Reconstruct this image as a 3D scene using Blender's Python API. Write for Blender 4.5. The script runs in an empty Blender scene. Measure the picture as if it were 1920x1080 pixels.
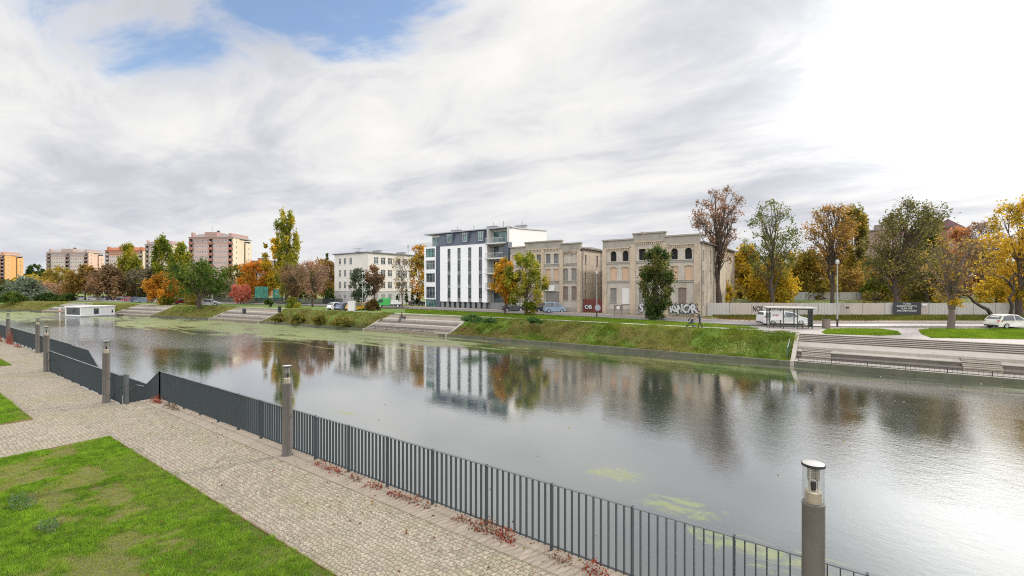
import bpy, bmesh, math, random
import numpy as np
from mathutils import Vector, Matrix

random.seed(7); RNG = np.random.default_rng(11)
scene = bpy.context.scene
COL = scene.collection
R = math.radians
# ------------------------------------------------------------------ camera
FPX = 877.0                      # focal length in pixels of a 1920 wide picture
TH = math.atan2(635.0, 877.0)    # yaw of the camera to the left of the canal's normal
CT, ST = math.cos(TH), math.sin(TH)
HC = 4.5                         # eye height over the promenade
HY = 538.0                       # horizon row
WATER_Z = -2.4
cam_data = bpy.data.cameras.new('camera'); cam = bpy.data.objects.new('camera', cam_data); COL.objects.link(cam)
cam.location = (0, 0, HC); cam.rotation_euler = (R(90), 0, TH)
cam_data.sensor_width = 36.0; cam_data.lens = 36.0 * FPX / 1920.0
cam_data.shift_y = (HY - 540.0) / 1920.0
cam_data.clip_start = 0.1; cam_data.clip_end = 6000
scene.camera = cam
scene.view_settings.view_transform = 'Standard'; scene.view_settings.look = 'None'
scene.view_settings.exposure = 0.58; scene.view_settings.gamma = 1.0
scene.cycles.max_bounces = 6; scene.cycles.diffuse_bounces = 3; scene.cycles.glossy_bounces = 3
scene.cycles.transmission_bounces = 4; scene.cycles.transparent_max_bounces = 8
scene.cycles.use_denoising = False; scene.cycles.sample_clamp_direct = 8.0; scene.cycles.sample_clamp_indirect = 4.0; scene.cycles.filter_width = 1.1; scene.cycles.caustics_reflective = False; scene.cycles.caustics_refractive = False

# the sun stands to the front right, beyond the canal
SUN_AZ = math.atan2(CT * 1.64 - ST, ST * 1.64 + CT)   # from +Y towards +X
SUN_EL = R(22)
SUN = Vector((math.sin(SUN_AZ) * math.cos(SUN_EL), math.cos(SUN_AZ) * math.cos(SUN_EL), math.sin(SUN_EL)))
sd = bpy.data.lights.new('sun', 'SUN'); sun = bpy.data.objects.new('sun', sd); COL.objects.link(sun)
sd.energy = 2.3; sd.angle = R(3); sd.color = (1.0, 0.93, 0.82)
sun.rotation_euler = (-SUN).to_track_quat('-Z', 'Y').to_euler()
sun.location = (20, 60, 60)

# ------------------------------------------------------------------ node helper
class NT:
    def __init__(s, tree): s.t = tree; s.k = 0
    def n(s, typ, **props):
        nd = s.t.nodes.new(typ); s.k += 1; nd.location = (s.k * 40, -s.k * 20)
        for k, v in props.items(): setattr(nd, k, v)
        return nd
    def put(s, sock, v):
        if isinstance(v, bpy.types.NodeSocket): s.t.links.new(v, sock)
        elif v is not None:
            try: sock.default_value = v
            except Exception: sock.default_value = (*v, 1.0)
    def m(s, op, a, b=None, c=None, clamp=False):
        nd = s.n('ShaderNodeMath', operation=op, use_clamp=clamp)
        s.put(nd.inputs[0], a)
        if b is not None: s.put(nd.inputs[1], b)
        if c is not None: s.put(nd.inputs[2], c)
        return nd.outputs[0]
    def vm(s, op, a, b=None, out=0):
        nd = s.n('ShaderNodeVectorMath', operation=op); s.put(nd.inputs[0], a)
        if b is not None: s.put(nd.inputs[1], b)
        return nd.outputs['Value'] if op in ('DOT_PRODUCT', 'LENGTH') else nd.outputs[0]
    def sep(s, v): nd = s.n('ShaderNodeSeparateXYZ'); s.put(nd.inputs[0], v); return nd.outputs
    def comb(s, x, y, z): nd = s.n('ShaderNodeCombineXYZ'); s.put(nd.inputs[0], x); s.put(nd.inputs[1], y); s.put(nd.inputs[2], z); return nd.outputs[0]
    def noise(s, v, scale, detail=3, rough=0.55, dist=0.0, col=False):
        nd = s.n('ShaderNodeTexNoise'); s.put(nd.inputs['Vector'], v); nd.inputs['Scale'].default_value = scale
        nd.inputs['Detail'].default_value = detail; nd.inputs['Roughness'].default_value = rough; nd.inputs['Distortion'].default_value = dist
        return nd.outputs[1 if col else 0]
    def ramp(s, f, stops, interp='LINEAR'):
        nd = s.n('ShaderNodeValToRGB'); s.put(nd.inputs[0], f); cr = nd.color_ramp; cr.interpolation = interp
        while len(cr.elements) < len(stops): cr.elements.new(0.5)
        for e, (p, c) in zip(cr.elements, stops):
            e.position = p; e.color = (c, c, c, 1) if isinstance(c, (int, float)) else (*c[:3], 1)
        return nd.outputs[0]
    def sstep(s, x, a, b):      # smooth 0..1 between a and b
        nd = s.n('ShaderNodeMapRange', interpolation_type='SMOOTHSTEP'); s.put(nd.inputs[0], x)
        s.put(nd.inputs[1], a); s.put(nd.inputs[2], b); nd.inputs[3].default_value = 0; nd.inputs[4].default_value = 1
        return nd.outputs[0]
    def mix(s, f, a, b, blend='MIX'):
        nd = s.n('ShaderNodeMix', data_type='RGBA', blend_type=blend)
        s.put(nd.inputs[0], f); s.put(nd.inputs[6], a); s.put(nd.inputs[7], b); return nd.outputs[2]
    def bump(s, h, strength=0.3, dist=0.02):
        nd = s.n('ShaderNodeBump'); s.put(nd.inputs['Height'], h); s.put(nd.inputs['Strength'], strength); nd.inputs['Distance'].default_value = dist
        return nd.outputs[0]

# ------------------------------------------------------------------ sky
world = bpy.data.worlds.new('World'); scene.world = world; world.use_nodes = True
W = NT(world.node_tree); world.node_tree.nodes.clear()
sky = W.n('ShaderNodeTexSky', sky_type='NISHITA', sun_disc=False)
sky.sun_elevation = SUN_EL; sky.sun_rotation = SUN_AZ; sky.altitude = 0; sky.air_density = 1.0; sky.dust_density = 0.3; sky.ozone_density = 3.0
bg1 = W.n('ShaderNodeBackground'); W.put(bg1.inputs[0], sky.outputs[0]); bg1.inputs[1].default_value = 0.15
D = W.vm('NORMALIZE', W.n('ShaderNodeTexCoord').outputs['Generated'])
dx = W.vm('DOT_PRODUCT', D, (CT, ST, 0)); dy = W.vm('DOT_PRODUCT', D, (-ST, CT, 0)); dz = W.m('MAXIMUM', W.sep(D)[2], 0.0)
den = W.m('ADD', dz, 0.13)
u = W.m('DIVIDE', dx, den); v = W.m('DIVIDE', dy, den)
v2 = W.m('ADD', v, W.m('MULTIPLY', u, 0.45))
P1 = W.comb(W.m('MULTIPLY', u, 0.55), W.m('MULTIPLY', v2, 1.0), 0.0)
n1 = W.noise(P1, 0.9, 7, 0.56, 0.35)
n2 = W.noise(W.vm('ADD', P1, (7.3, 2.1, 4.0)), 0.42, 4, 0.5, 0.3)
n3 = W.noise(W.comb(W.m('MULTIPLY', u, 0.8), W.m('MULTIPLY', v2, 0.9), 3.0), 2.3, 6, 0.62, 0.6)
# gap in the clouds, up and to the left
def cdir(px, py):
    d = Vector(((px - 960) / FPX, 1.0, (HY - py) / FPX)); d.normalize()
    return (CT * d.x - ST * d.y, ST * d.x + CT * d.y, d.z)
h1 = W.vm('DOT_PRODUCT', D, cdir(500, -130)); h2 = W.vm('DOT_PRODUCT', D, cdir(260, -90)); h3 = W.vm('DOT_PRODUCT', D, cdir(690, -140))
hole = W.m('MAXIMUM', W.m('MAXIMUM', W.sstep(h1, 0.960, 0.997), W.m('MULTIPLY', W.sstep(h2, 0.968, 0.997), 0.9)), W.m('MULTIPLY', W.sstep(h3, 0.968, 0.997), 0.9))
wisps = W.m('MULTIPLY', W.m('SUBTRACT', n3, 0.53), 2.6)
holef = W.m('ADD', hole, W.m('ADD', wisps, W.m('MULTIPLY', W.m('SUBTRACT', n1, 0.5), 1.3)))
cover = W.m('SUBTRACT', 1.0, W.m('MULTIPLY', W.m('MULTIPLY', W.sstep(holef, 0.22, 0.95), W.sstep(hole, 0.0, 0.3)), 0.88))
shade = W.m('ADD', W.m('MULTIPLY', n1, 0.75), W.m('MULTIPLY', n2, 0.45))
shade = W.m('ADD', shade, W.m('MULTIPLY', W.m('SUBTRACT', n3, 0.5), 0.42))
shade = W.m('SUBTRACT', shade, W.m('MULTIPLY', W.sstep(dx, 0.08, 0.5), 0.085))
tone = W.ramp(shade, [(0.44, (0.40, 0.41, 0.445)), (0.52, (0.485, 0.49, 0.515)), (0.585, (0.575, 0.572, 0.57)), (0.69, (0.65, 0.643, 0.625))])
sdot = W.m('MAXIMUM', W.vm('DOT_PRODUCT', D, cdir(1900, 150)), 0.0)
glow = W.m('ADD', W.m('MULTIPLY', W.m('POWER', sdot, 9.0), 0.06), W.m('MULTIPLY', W.m('POWER', sdot, 46.0), 1.0))
glow = W.m('MULTIPLY', glow, W.m('ADD', 0.15, W.m('MULTIPLY', W.sstep(dz, 0.10, 0.36), 0.85)))
glow = W.m('MULTIPLY', glow, W.m('ADD', 0.05, W.m('MULTIPLY', n3, 2.0)))
low = W.sstep(dz, 0.30, 0.04)
tone = W.mix(W.m('MULTIPLY', low, 0.34), tone, (0.475, 0.487, 0.53))
cl = W.n('ShaderNodeMix', data_type='RGBA', blend_type='ADD'); cl.inputs[0].default_value = 1.0
W.put(cl.inputs[6], tone)
gc = W.n('ShaderNodeMix', data_type='RGBA', blend_type='MIX'); W.put(gc.inputs[0], 1.0)
gcol = W.comb(glow, W.m('MULTIPLY', glow, 0.985), W.m('MULTIPLY', glow, 0.94)); W.put(cl.inputs[7], gcol)
# an overcast sky is brightest overhead and, with the sun in front, behind the viewer
up = W.m('ADD', 1.0, W.m('ADD', W.m('MULTIPLY', W.sstep(dz, 0.62, 0.97), 1.6), W.m('MULTIPLY', W.sstep(dy, 0.0, -0.6), 1.4)))
bg2 = W.n('ShaderNodeBackground'); W.put(bg2.inputs[0], cl.outputs[2]); W.put(bg2.inputs[1], up)
mx = W.n('ShaderNodeMixShader'); W.put(mx.inputs[0], cover); W.put(mx.inputs[1], bg1.outputs[0]); W.put(mx.inputs[2], bg2.outputs[0])
wo = W.n('ShaderNodeOutputWorld'); W.put(wo.inputs[0], mx.outputs[0])

# ------------------------------------------------------------------ placing
def Q(px, t, z=0.0):
    """a spot t metres in front of the camera, along the bearing of column px"""
    a = (px - 960) / FPX
    return Vector((t * (CT * a - ST), t * (ST * a + CT), z))
def P(px, py, z=0.0): return Q(px, FPX * (HC - z) / (py - HY), z)
def L(px, y, z=0.0):
    a = (px - 960) / FPX; t = y / (ST * a + CT); return Q(px, t, z)
def zat(py, t): return HC + (HY - py) * t / FPX

# ------------------------------------------------------------------ objects
def tag(o, label=None, cat=None, group=None, kind=None):
    if label: o['label'] = label
    if cat: o['category'] = cat
    if group: o['group'] = group
    if kind: o['kind'] = kind
    return o
def thing(name, label, cat, loc=(0, 0, 0), rz=0.0, group=None):
    o = bpy.data.objects.new(name, None); COL.objects.link(o); o.empty_display_size = 0.3
    o.location = loc; o.rotation_euler = (0, 0, rz)
    return tag(o, label, cat, group)
def link_mesh(name, me, mat=None, parent=None):
    o = bpy.data.objects.new(name, me); COL.objects.link(o)
    if mat is not None:
        for m in (mat if isinstance(mat, (list, tuple)) else [mat]): me.materials.append(m)
    if parent is not None: o.parent = parent
    return o
def children(o): return [c for c in bpy.data.objects if c.parent == o]
def copy_tree(o, parent=None):
    kids = children(o); c = o.copy(); COL.objects.link(c)
    if parent is not None: c.parent = parent
    for k in kids: copy_tree(k, c)
    return c

class MB:
    def __init__(s): s.v = []; s.f = []; s.mi = []; s.cur = 0
    def add(s, vs, fs):
        b = len(s.v); s.v += [tuple(p) for p in vs]
        for f in fs: s.f.append([b + i for i in f]); s.mi.append(s.cur)
        return s
    def quad(s, a, b, c, d): return s.add([a, b, c, d], [(0, 1, 2, 3)])
    def box(s, x0, x1, y0, y1, z0, z1):
        return s.add([(x0, y0, z0), (x1, y0, z0), (x1, y1, z0), (x0, y1, z0), (x0, y0, z1), (x1, y0, z1), (x1, y1, z1), (x0, y1, z1)],
                     [(0, 3, 2, 1), (4, 5, 6, 7), (0, 1, 5, 4), (1, 2, 6, 5), (2, 3, 7, 6), (3, 0, 4, 7)])
    def beam(s, p, q, w, h, up=(0, 0, 1)):
        p, q = Vector(p), Vector(q); d = (q - p).normalized(); upv = Vector(up)
        if abs(d.dot(upv)) > 0.98: upv = Vector((0, 1, 0))
        r = d.cross(upv).normalized(); t = r.cross(d).normalized(); r *= w / 2; t *= h / 2
        return s.add([p - r - t, p + r - t, p + r + t, p - r + t, q - r - t, q + r - t, q + r + t, q - r + t],
                     [(0, 1, 2, 3), (7, 6, 5, 4), (0, 4, 5, 1), (1, 5, 6, 2), (2, 6, 7, 3), (3, 7, 4, 0)])
    def tube(s, pts, rad, n=8, cap=True):
        pts = [Vector(p) for p in pts]
        if not hasattr(rad, '__len__'): rad = [rad] * len(pts)
        vs = []; prev = None
        for i, p in enumerate(pts):
            d = (pts[min(i + 1, len(pts) - 1)] - pts[max(i - 1, 0)]).normalized()
            ref = Vector((1, 0, 0)) if abs(d.x) < 0.9 else Vector((0, 1, 0))
            a = d.cross(ref).normalized(); b = d.cross(a)
            for k in range(n):
                ang = 2 * math.pi * k / n; vs.append(p + (a * math.cos(ang) + b * math.sin(ang)) * rad[i])
        fs = [(i * n + k, i * n + (k + 1) % n, (i + 1) * n + (k + 1) % n, (i + 1) * n + k) for i in range(len(pts) - 1) for k in range(n)]
        if cap: fs += [tuple(range(n - 1, -1, -1)), tuple((len(pts) - 1) * n + k for k in range(n))]
        return s.add(vs, fs)
    def lathe(s, prof, n=24, c=(0, 0, 0)):
        vs = [(c[0] + r * math.cos(2 * math.pi * k / n), c[1] + r * math.sin(2 * math.pi * k / n), c[2] + z) for r, z in prof for k in range(n)]
        return s.add(vs, [(i * n + k, i * n + (k + 1) % n, (i + 1) * n + (k + 1) % n, (i + 1) * n + k) for i in range(len(prof) - 1) for k in range(n)])
    def prism(s, poly, y0, y1, axis='y'):
        n = len(poly)
        mk = (lambda a, b, e: (a, e, b)) if axis == 'y' else ((lambda a, b, e: (e, a, b)) if axis == 'x' else (lambda a, b, e: (a, b, e)))
        vs = [mk(a, b, y0) for a, b in poly] + [mk(a, b, y1) for a, b in poly]
        return s.add(vs, [tuple(range(n - 1, -1, -1)), tuple(range(n, 2 * n))] + [(i, (i + 1) % n, n + (i + 1) % n, n + i) for i in range(n)])
    def build(s, name, mat, parent=None, smooth=False, bevel=0.0):
        me = bpy.data.meshes.new(name); me.from_pydata(s.v, [], s.f)
        o = link_mesh(name, me, mat, parent)
        if any(s.mi): me.polygons.foreach_set('material_index', s.mi)
        bm = bmesh.new(); bm.from_mesh(me); bmesh.ops.recalc_face_normals(bm, faces=bm.faces); bm.to_mesh(me); bm.free()
        if smooth:
            me.polygons.foreach_set('use_smooth', [True] * len(me.polygons))
            if hasattr(me, 'set_sharp_from_angle'): me.set_sharp_from_angle(angle=R(40))
        if bevel:
            b = o.modifiers.new('bevel', 'BEVEL'); b.width = bevel; b.segments = 2; b.limit_method = 'ANGLE'
        me.update(); return o

def np_mesh(name, V, k, mat, parent=None, cols=None):
    """V: (n*k,3) loose k-gons"""
    V = np.asarray(V, dtype=np.float32).reshape(-1, 3); nv = len(V); nf = nv // k
    me = bpy.data.meshes.new(name); me.vertices.add(nv); me.vertices.foreach_set('co', V.ravel())
    me.loops.add(nv); me.loops.foreach_set('vertex_index', np.arange(nv, dtype=np.int32))
    me.polygons.add(nf); me.polygons.foreach_set('loop_start', np.arange(0, nv, k, dtype=np.int32))
    if cols is not None:
        a = me.color_attributes.new('tint', 'FLOAT_COLOR', 'POINT')
        c = np.ones((nv, 4), dtype=np.float32); c[:, :3] = np.repeat(cols, k, axis=0); a.data.foreach_set('color', c.ravel())
    me.update(calc_edges=True); return link_mesh(name, me, mat, parent)

# ------------------------------------------------------------------ materials
def srgb(h):
    h = h.lstrip('#'); c = [int(h[i:i + 2], 16) / 255 for i in (0, 2, 4)]
    return tuple((x / 12.92 if x <= 0.04045 else ((x + 0.055) / 1.055) ** 2.4) for x in c)
MATS = {}
def new_mat(name):
    m = bpy.data.materials.new(name); m.use_nodes = True; T = NT(m.node_tree); m.node_tree.nodes.clear()
    out = T.n('ShaderNodeOutputMaterial'); b = T.n('ShaderNodeBsdfPrincipled'); T.put(out.inputs[0], b.outputs[0])
    MATS[name] = m; return m, T, b, out
def pos(T): return T.n('ShaderNodeNewGeometry').outputs['Position']
def plain(name, col, rough=0.6, var=0.12, scale=3.0, metal=0.0, bump=0.0, bscale=30.0, stain=None, spec=0.5):
    """slightly uneven paint or plaster: noise in the colour, optional stains with a tint of their own"""
    if name in MATS: return MATS[name]
    m, T, b, out = new_mat(name); p = pos(T)
    n = T.noise(p, scale, 5, 0.6)
    c = T.mix(n, tuple(x * (1 - var * 1.6) for x in col), tuple(min(1, x * (1 + var * 1.6)) for x in col))
    if stain:
        tint, amt, sc, zs = stain
        q = T.vm('MULTIPLY', p, (1, 1, zs)); sn = T.sstep(T.noise(q, sc, 6, 0.65, 0.4), 0.48, 0.72)
        c = T.mix(T.m('MULTIPLY', sn, amt), c, tint)
    T.put(b.inputs['Base Color'], c); T.put(b.inputs['Roughness'], T.m('ADD', rough - 0.08, T.m('MULTIPLY', n, 0.16)))
    b.inputs['Metallic'].default_value = metal; b.inputs['Specular IOR Level'].default_value = spec
    if bump: T.put(b.inputs['Normal'], T.bump(T.noise(p, bscale, 4, 0.6), bump, 0.02))
    return m
def glass_dark(name, col=(0.03, 0.04, 0.045), rough=0.06):
    if name in MATS: return MATS[name]
    m, T, b, out = new_mat(name); n = T.noise(pos(T), 0.9, 3)
    T.put(b.inputs['Base Color'], T.mix(T.sstep(n, 0.4, 0.62), col, tuple(min(1, x * 2.6 + 0.02) for x in col)))
    b.inputs['Roughness'].default_value = rough; b.inputs['Specular IOR Level'].default_value = 0.8
    return m
def clear_glass(name):
    m, T, b, out = new_mat(name)
    tr = T.n('ShaderNodeBsdfTransparent'); tr.inputs[0].default_value = (0.93, 0.94, 0.93, 1); gl = T.n('ShaderNodeBsdfGlossy'); gl.inputs['Roughness'].default_value = 0.03
    lw = T.n('ShaderNodeLayerWeight'); lw.inputs[0].default_value = 0.35
    mxs = T.n('ShaderNodeMixShader'); T.put(mxs.inputs[0], T.m('MULTIPLY', lw.outputs['Facing'], 0.55)); T.put(mxs.inputs[1], tr.outputs[0]); T.put(mxs.inputs[2], gl.outputs[0])
    T.put(out.inputs[0], mxs.outputs[0]); return m
def leaf_mat(name, trans=0.45):
    m, T, b, out = new_mat(name); a = T.n('ShaderNodeAttribute', attribute_name='tint').outputs['Color']
    d = T.n('ShaderNodeBsdfDiffuse'); T.put(d.inputs[0], a); tl = T.n('ShaderNodeBsdfTranslucent'); T.put(tl.inputs[0], a)
    mxs = T.n('ShaderNodeMixShader'); mxs.inputs[0].default_value = trans; T.put(mxs.inputs[1], d.outputs[0]); T.put(mxs.inputs[2], tl.outputs[0])
    T.put(out.inputs[0], mxs.outputs[0]); return m
LEAF = leaf_mat('leaf', 0.55); BLADE = leaf_mat('grass_blade', 0.4)
BARK = plain('bark', (0.085, 0.062, 0.048), 0.9, 0.3, 6.0, bump=0.6, bscale=18)
BARK_PALE = plain('bark_pale', (0.15, 0.12, 0.095), 0.9, 0.3, 6.0, bump=0.6, bscale=18)
IRON = plain('anthracite_steel', (0.045, 0.055, 0.06), 0.62, 0.15, 8, spec=0.25)
RAILTOP = plain('rail_steel', (0.17, 0.18, 0.19), 0.32, 0.1, 8, metal=0.4)
DARK = plain('interior_shade', (0.012, 0.012, 0.013), 0.9, 0.2)  # near-black colour for the shade inside open windows
BLACK = plain('black_plastic', (0.02, 0.02, 0.022), 0.55, 0.2)
RUBBER = plain('rubber', (0.02, 0.02, 0.02), 0.85, 0.2)
ALU = plain('aluminium', (0.55, 0.56, 0.57), 0.35, 0.08, metal=0.7)
WHITEM = plain('white_metal', (0.78, 0.78, 0.77), 0.45, 0.05)
CONC = plain('concrete', (0.34, 0.325, 0.30), 0.88, 0.18, 2.0, bump=0.25, stain=((0.14, 0.135, 0.10), 0.55, 0.7, 0.5))
CONC_DK = plain('wet_concrete', (0.115, 0.115, 0.075), 0.7, 0.3, 1.2, bump=0.3, stain=((0.045, 0.06, 0.018), 0.7, 0.8, 0.5))
GLASS = glass_dark('window_glass'); CLEAR = clear_glass('clear_glass')

# ------------------------------------------------------------------ ground, water, roads
def vnoise(x, y, s, seed=0):
    g = np.random.default_rng(seed).random((128, 128)); x = np.asarray(x) / s; y = np.asarray(y) / s
    xi = np.floor(x).astype(int); yi = np.floor(y).astype(int); fx = x - xi; fy = y - yi
    fx = fx * fx * (3 - 2 * fx); fy = fy * fy * (3 - 2 * fy); a = lambda i, j: g[(xi + i) % 128, (yi + j) % 128]
    return (a(0, 0) * (1 - fx) + a(1, 0) * fx) * (1 - fy) + (a(0, 1) * (1 - fx) + a(1, 1) * fx) * fy
def sst(x, a, b):
    t = np.clip((np.asarray(x, float) - a) / (b - a), 0, 1); return t * t * (3 - 2 * t)

BX = [-1500, -400, -260, -200, -185, -144, -124, -110, -85.7, -62.8, -45, -20, 60, 900]
BY = [-120, -14, 10, 23, 28, 35.5, 39.5, 42, 44.6, 45.6, 47, 47.6, 47.6, 47.6]
def bank(x): return np.interp(x, BX, BY)

def cobble_mat():
    m, T, b, out = new_mat('cobbles'); p = pos(T)
    q = T.vm('ADD', p, T.vm('MULTIPLY', T.vm('SUBTRACT', T.noise(p, 9.0, 2, 0.5, col=True), (0.5, 0.5, 0.5)), (0.07, 0.07, 0)))
    q = T.vm('ADD', q, T.vm('MULTIPLY', T.vm('SUBTRACT', T.noise(p, 0.7, 2, 0.5, col=True), (0.5, 0.5, 0.5)), (0.14, 0.14, 0)))
    # each stone is a cell of a jittered grid, with its own tint and a sunken joint round it
    def vor(feature, vec, sc, rnd):
        v_ = T.n('ShaderNodeTexVoronoi', feature=feature); T.put(v_.inputs['Vector'], vec); v_.inputs['Scale'].default_value = sc; v_.inputs['Randomness'].default_value = rnd; return v_
    xx, yy, _z = T.sep(q); row = T.m('FLOOR', T.m('MULTIPLY', yy, 10.6)); q2 = T.comb(T.m('ADD', xx, T.m('MULTIPLY', row, 0.047)), yy, 0.0)
    cell = vor('F1', q2, 10.6, 0.42); edge = vor('DISTANCE_TO_EDGE', q2, 10.6, 0.42)
    rc = T.sep(cell.outputs['Color']); joint = T.sstep(edge.outputs['Distance'], 0.11, 0.03)
    c = T.mix(rc[0], (0.21, 0.175, 0.125), (0.41, 0.35, 0.26)); c = T.mix(T.m('MULTIPLY', T.sstep(rc[1], 0.72, 0.95), 0.55), c, (0.33, 0.235, 0.17))
    big = T.noise(p, 0.35, 4, 0.6); moss = T.sstep(T.noise(T.vm('ADD', p, (9, 4, 0)), 0.5, 5, 0.65), 0.44, 0.64)
    c = T.mix(T.m('MULTIPLY', T.sstep(big, 0.45, 0.7), 0.35), c, (0.40, 0.33, 0.26)); c = T.mix(T.m('MULTIPLY', moss, 0.34), c, (0.27, 0.26, 0.10))
    dirt = T.sstep(T.noise(p, 1.6, 6, .7), .52, .7); c = T.mix(T.m('MULTIPLY', dirt, 0.45), c, (0.17, 0.145, 0.105))
    jc = T.mix(moss, (0.10, 0.085, 0.06), (0.085, 0.10, 0.03)); gap = T.m('ADD', 0.55, T.m('MULTIPLY', T.sstep(T.noise(p, 2.6, 4, .7), .45, .65), 0.45))
    c = T.mix(T.m('MULTIPLY', joint, gap), c, jc)
    fine = T.noise(p, 60, 3); c = T.mix(0.22, c, T.mix(fine, (0.17, 0.15, 0.12), (0.50, 0.45, 0.37)))
    T.put(b.inputs['Base Color'], c); b.inputs['Roughness'].default_value = 0.85
    h = T.m('ADD', T.m('ADD', T.m('SUBTRACT', 1.0, joint), T.m('MULTIPLY', rc[2], 0.4)), T.m('MULTIPLY', fine, 0.25))
    T.put(b.inputs['Normal'], T.bump(h, 0.9, 0.014)); return m
COB = cobble_mat()
def slab_mat(name, w, l, c1, c2, joint):
    m, T, b, out = new_mat(name); p = pos(T)
    br = T.n('ShaderNodeTexBrick'); T.put(br.inputs['Vector'], p); br.offset = 0.0
    br.inputs['Scale'].default_value = 1.0; br.inputs['Brick Width'].default_value = w; br.inputs['Row Height'].default_value = l
    br.inputs['Mortar Size'].default_value = 0.006; br.inputs['Mortar Smooth'].default_value = 0.3
    br.inputs['Color1'].default_value = (*c1, 1); br.inputs['Color2'].default_value = (*c2, 1); br.inputs['Mortar'].default_value = (*joint, 1)
    st = T.sstep(T.noise(p, 1.3, 6, 0.65, 0.3), 0.45, 0.75); c = T.mix(T.m('MULTIPLY', st, 0.45), br.outputs['Color'], (0.2, 0.16, 0.12))
    c = T.mix(0.3, c, T.mix(T.noise(p, 45, 3), tuple(x * 0.6 for x in c1), tuple(min(1, x * 1.35) for x in c1)))
    T.put(b.inputs['Base Color'], c); b.inputs['Roughness'].default_value = 0.85
    T.put(b.inputs['Normal'], T.bump(T.m('SUBTRACT', T.m('MULTIPLY', T.noise(p, 30, 3), 0.4), br.outputs['Fac']), 0.5, 0.008)); return m
SLAB = slab_mat('edge_slabs', 0.145, 3.0, (0.33, 0.275, 0.215), (0.26, 0.215, 0.165), (0.12, 0.1, 0.08))
PAVE = slab_mat('pavement_slabs', 0.5, 0.5, (0.40, 0.36, 0.335), (0.34, 0.31, 0.29), (0.2, 0.18, 0.16))
def soil_mat():
    m, T, b, out = new_mat('turf_soil'); p = pos(T); n = T.noise(p, 1.1, 6, 0.65); n2 = T.noise(p, 14, 4, 0.6)
    c = T.ramp(T.m('ADD', T.m('MULTIPLY', n, 0.7), T.m('MULTIPLY', n2, 0.3)), [(0.35, (0.085, 0.10, 0.025)), (0.52, (0.15, 0.135, 0.05)), (0.68, (0.24, 0.19, 0.10))])
    T.put(b.inputs['Base Color'], c); b.inputs['Roughness'].default_value = 0.95; T.put(b.inputs['Normal'], T.bump(n2, 0.8, 0.05)); return m
SOIL = soil_mat()
def terrain_mat():
    m, T, b, out = new_mat('bank_turf'); p = pos(T); n = T.noise(p, 0.16, 6, 0.62); n2 = T.noise(p, 2.2, 5, 0.65)
    c = T.ramp(T.m('ADD', T.m('MULTIPLY', n, 0.6), T.m('MULTIPLY', n2, 0.4)), [(0.36, (0.08, 0.17, 0.016)), (0.5, (0.13, 0.21, 0.028)), (0.6, (0.19, 0.20, 0.05)), (0.72, (0.28, 0.22, 0.10))])
    y = T.sep(p)[1]; lit = T.m('MULTIPLY', T.m('MULTIPLY', T.sstep(y, 66, 71), T.sstep(T.noise(p, 0.25, 4, .6), 0.35, 0.6)), 0.6); c = T.mix(lit, c, T.mix(n2, (0.10, 0.075, 0.045), (0.24, 0.17, 0.10)))
    T.put(b.inputs['Base Color'], c); b.inputs['Roughness'].default_value = 0.95; T.put(b.inputs['Normal'], T.bump(n2, 0.7, 0.15)); return m
TURF = terrain_mat()

# stepped terraces cut into the far bank: x range, name etc.
TERR = [(-4.0, 46.0), (-61.5, -45.3), (-108.5, -91.5), (-146, -130.5), (-181, -166)]
SLOPE = 5.4
def bank_z(x, d):
    z = -2.08 + 2.08 * sst(d, 0.55, SLOPE + 0.3)
    z = z + (vnoise(x, d, 2.3, 3) - 0.5) * 0.28 * sst(d, 0.6, 1.6) * (1 - sst(d, 4.6, 6.0))
    inside = np.zeros_like(np.asarray(x, float) + d)
    for a, b_ in TERR: inside = np.maximum(inside, ((x > a + 0.15) & (x < b_ - 0.15)) * 1.0)
    cut = -3.2 * (d < SLOPE + 0.15) + z * (d >= SLOPE + 0.15)
    yy = bank(x) + d; tt = -ST * x + CT * yy; hill = 2.0 * sst(tt, 75.5, 88) * sst(CT * x + ST * yy, 33, 46)   # raised ground behind the concrete fence
    return np.where(inside > 0, np.minimum(z, cut), z) + hill
def build_terrain():
    xs = np.unique(np.concatenate([[-3000, -1500, -800, -500, -350, -260], np.arange(-230, 66, 1.0), [70, 80, 100, 120, 200, 400, 900, 2500]] + [[a, a + 0.2, b_ - 0.2, b_] for a, b_ in TERR]))
    ds = np.array([0.0, 0.3, 0.55, 0.9, 1.3, 1.8, 2.3, 2.8, 3.3, 3.8, 4.3, 4.8, 5.3, 5.56, 6.0, 7, 9, 13, 18, 24, 30, *np.arange(34, 110, 3.0), 120, 150, 300, 700, 1500, 4000])
    X, Dd = np.meshgrid(xs, ds, indexing='ij'); Z = bank_z(X, Dd); Y = bank(X) + Dd
    V = np.stack([X, Y, Z], -1).reshape(-1, 3); nx, nd = len(xs), len(ds)
    F = [(i * nd + j, (i + 1) * nd + j, (i + 1) * nd + j + 1, i * nd + j + 1) for i in range(nx - 1) for j in range(nd - 1)]
    me = bpy.data.meshes.new('ground'); me.from_pydata(V.tolist(), [], F); me.polygons.foreach_set('use_smooth', [True] * len(F))
    tag(link_mesh('ground', me, TURF), kind='structure')
build_terrain()
# stone quay edge of the far bank
mb = MB(); qx = np.concatenate([[-1500, -400, -260], np.arange(-200, 61, 4.0), [900]])
for a, c in zip(qx[:-1], qx[1:]):
    ya, yc = float(bank(a)), float(bank(c)); za = -2.02
    mb.quad((a, ya - .1, -3.4), (c, yc - .1, -3.4), (c, yc - .1, za), (a, ya - .1, za)); mb.quad((a, ya - .1, za), (c, yc - .1, za), (c, yc + .5, za), (a, ya + .5, za))
tag(mb.build('quay_wall', CONC_DK), kind='structure')

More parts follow.
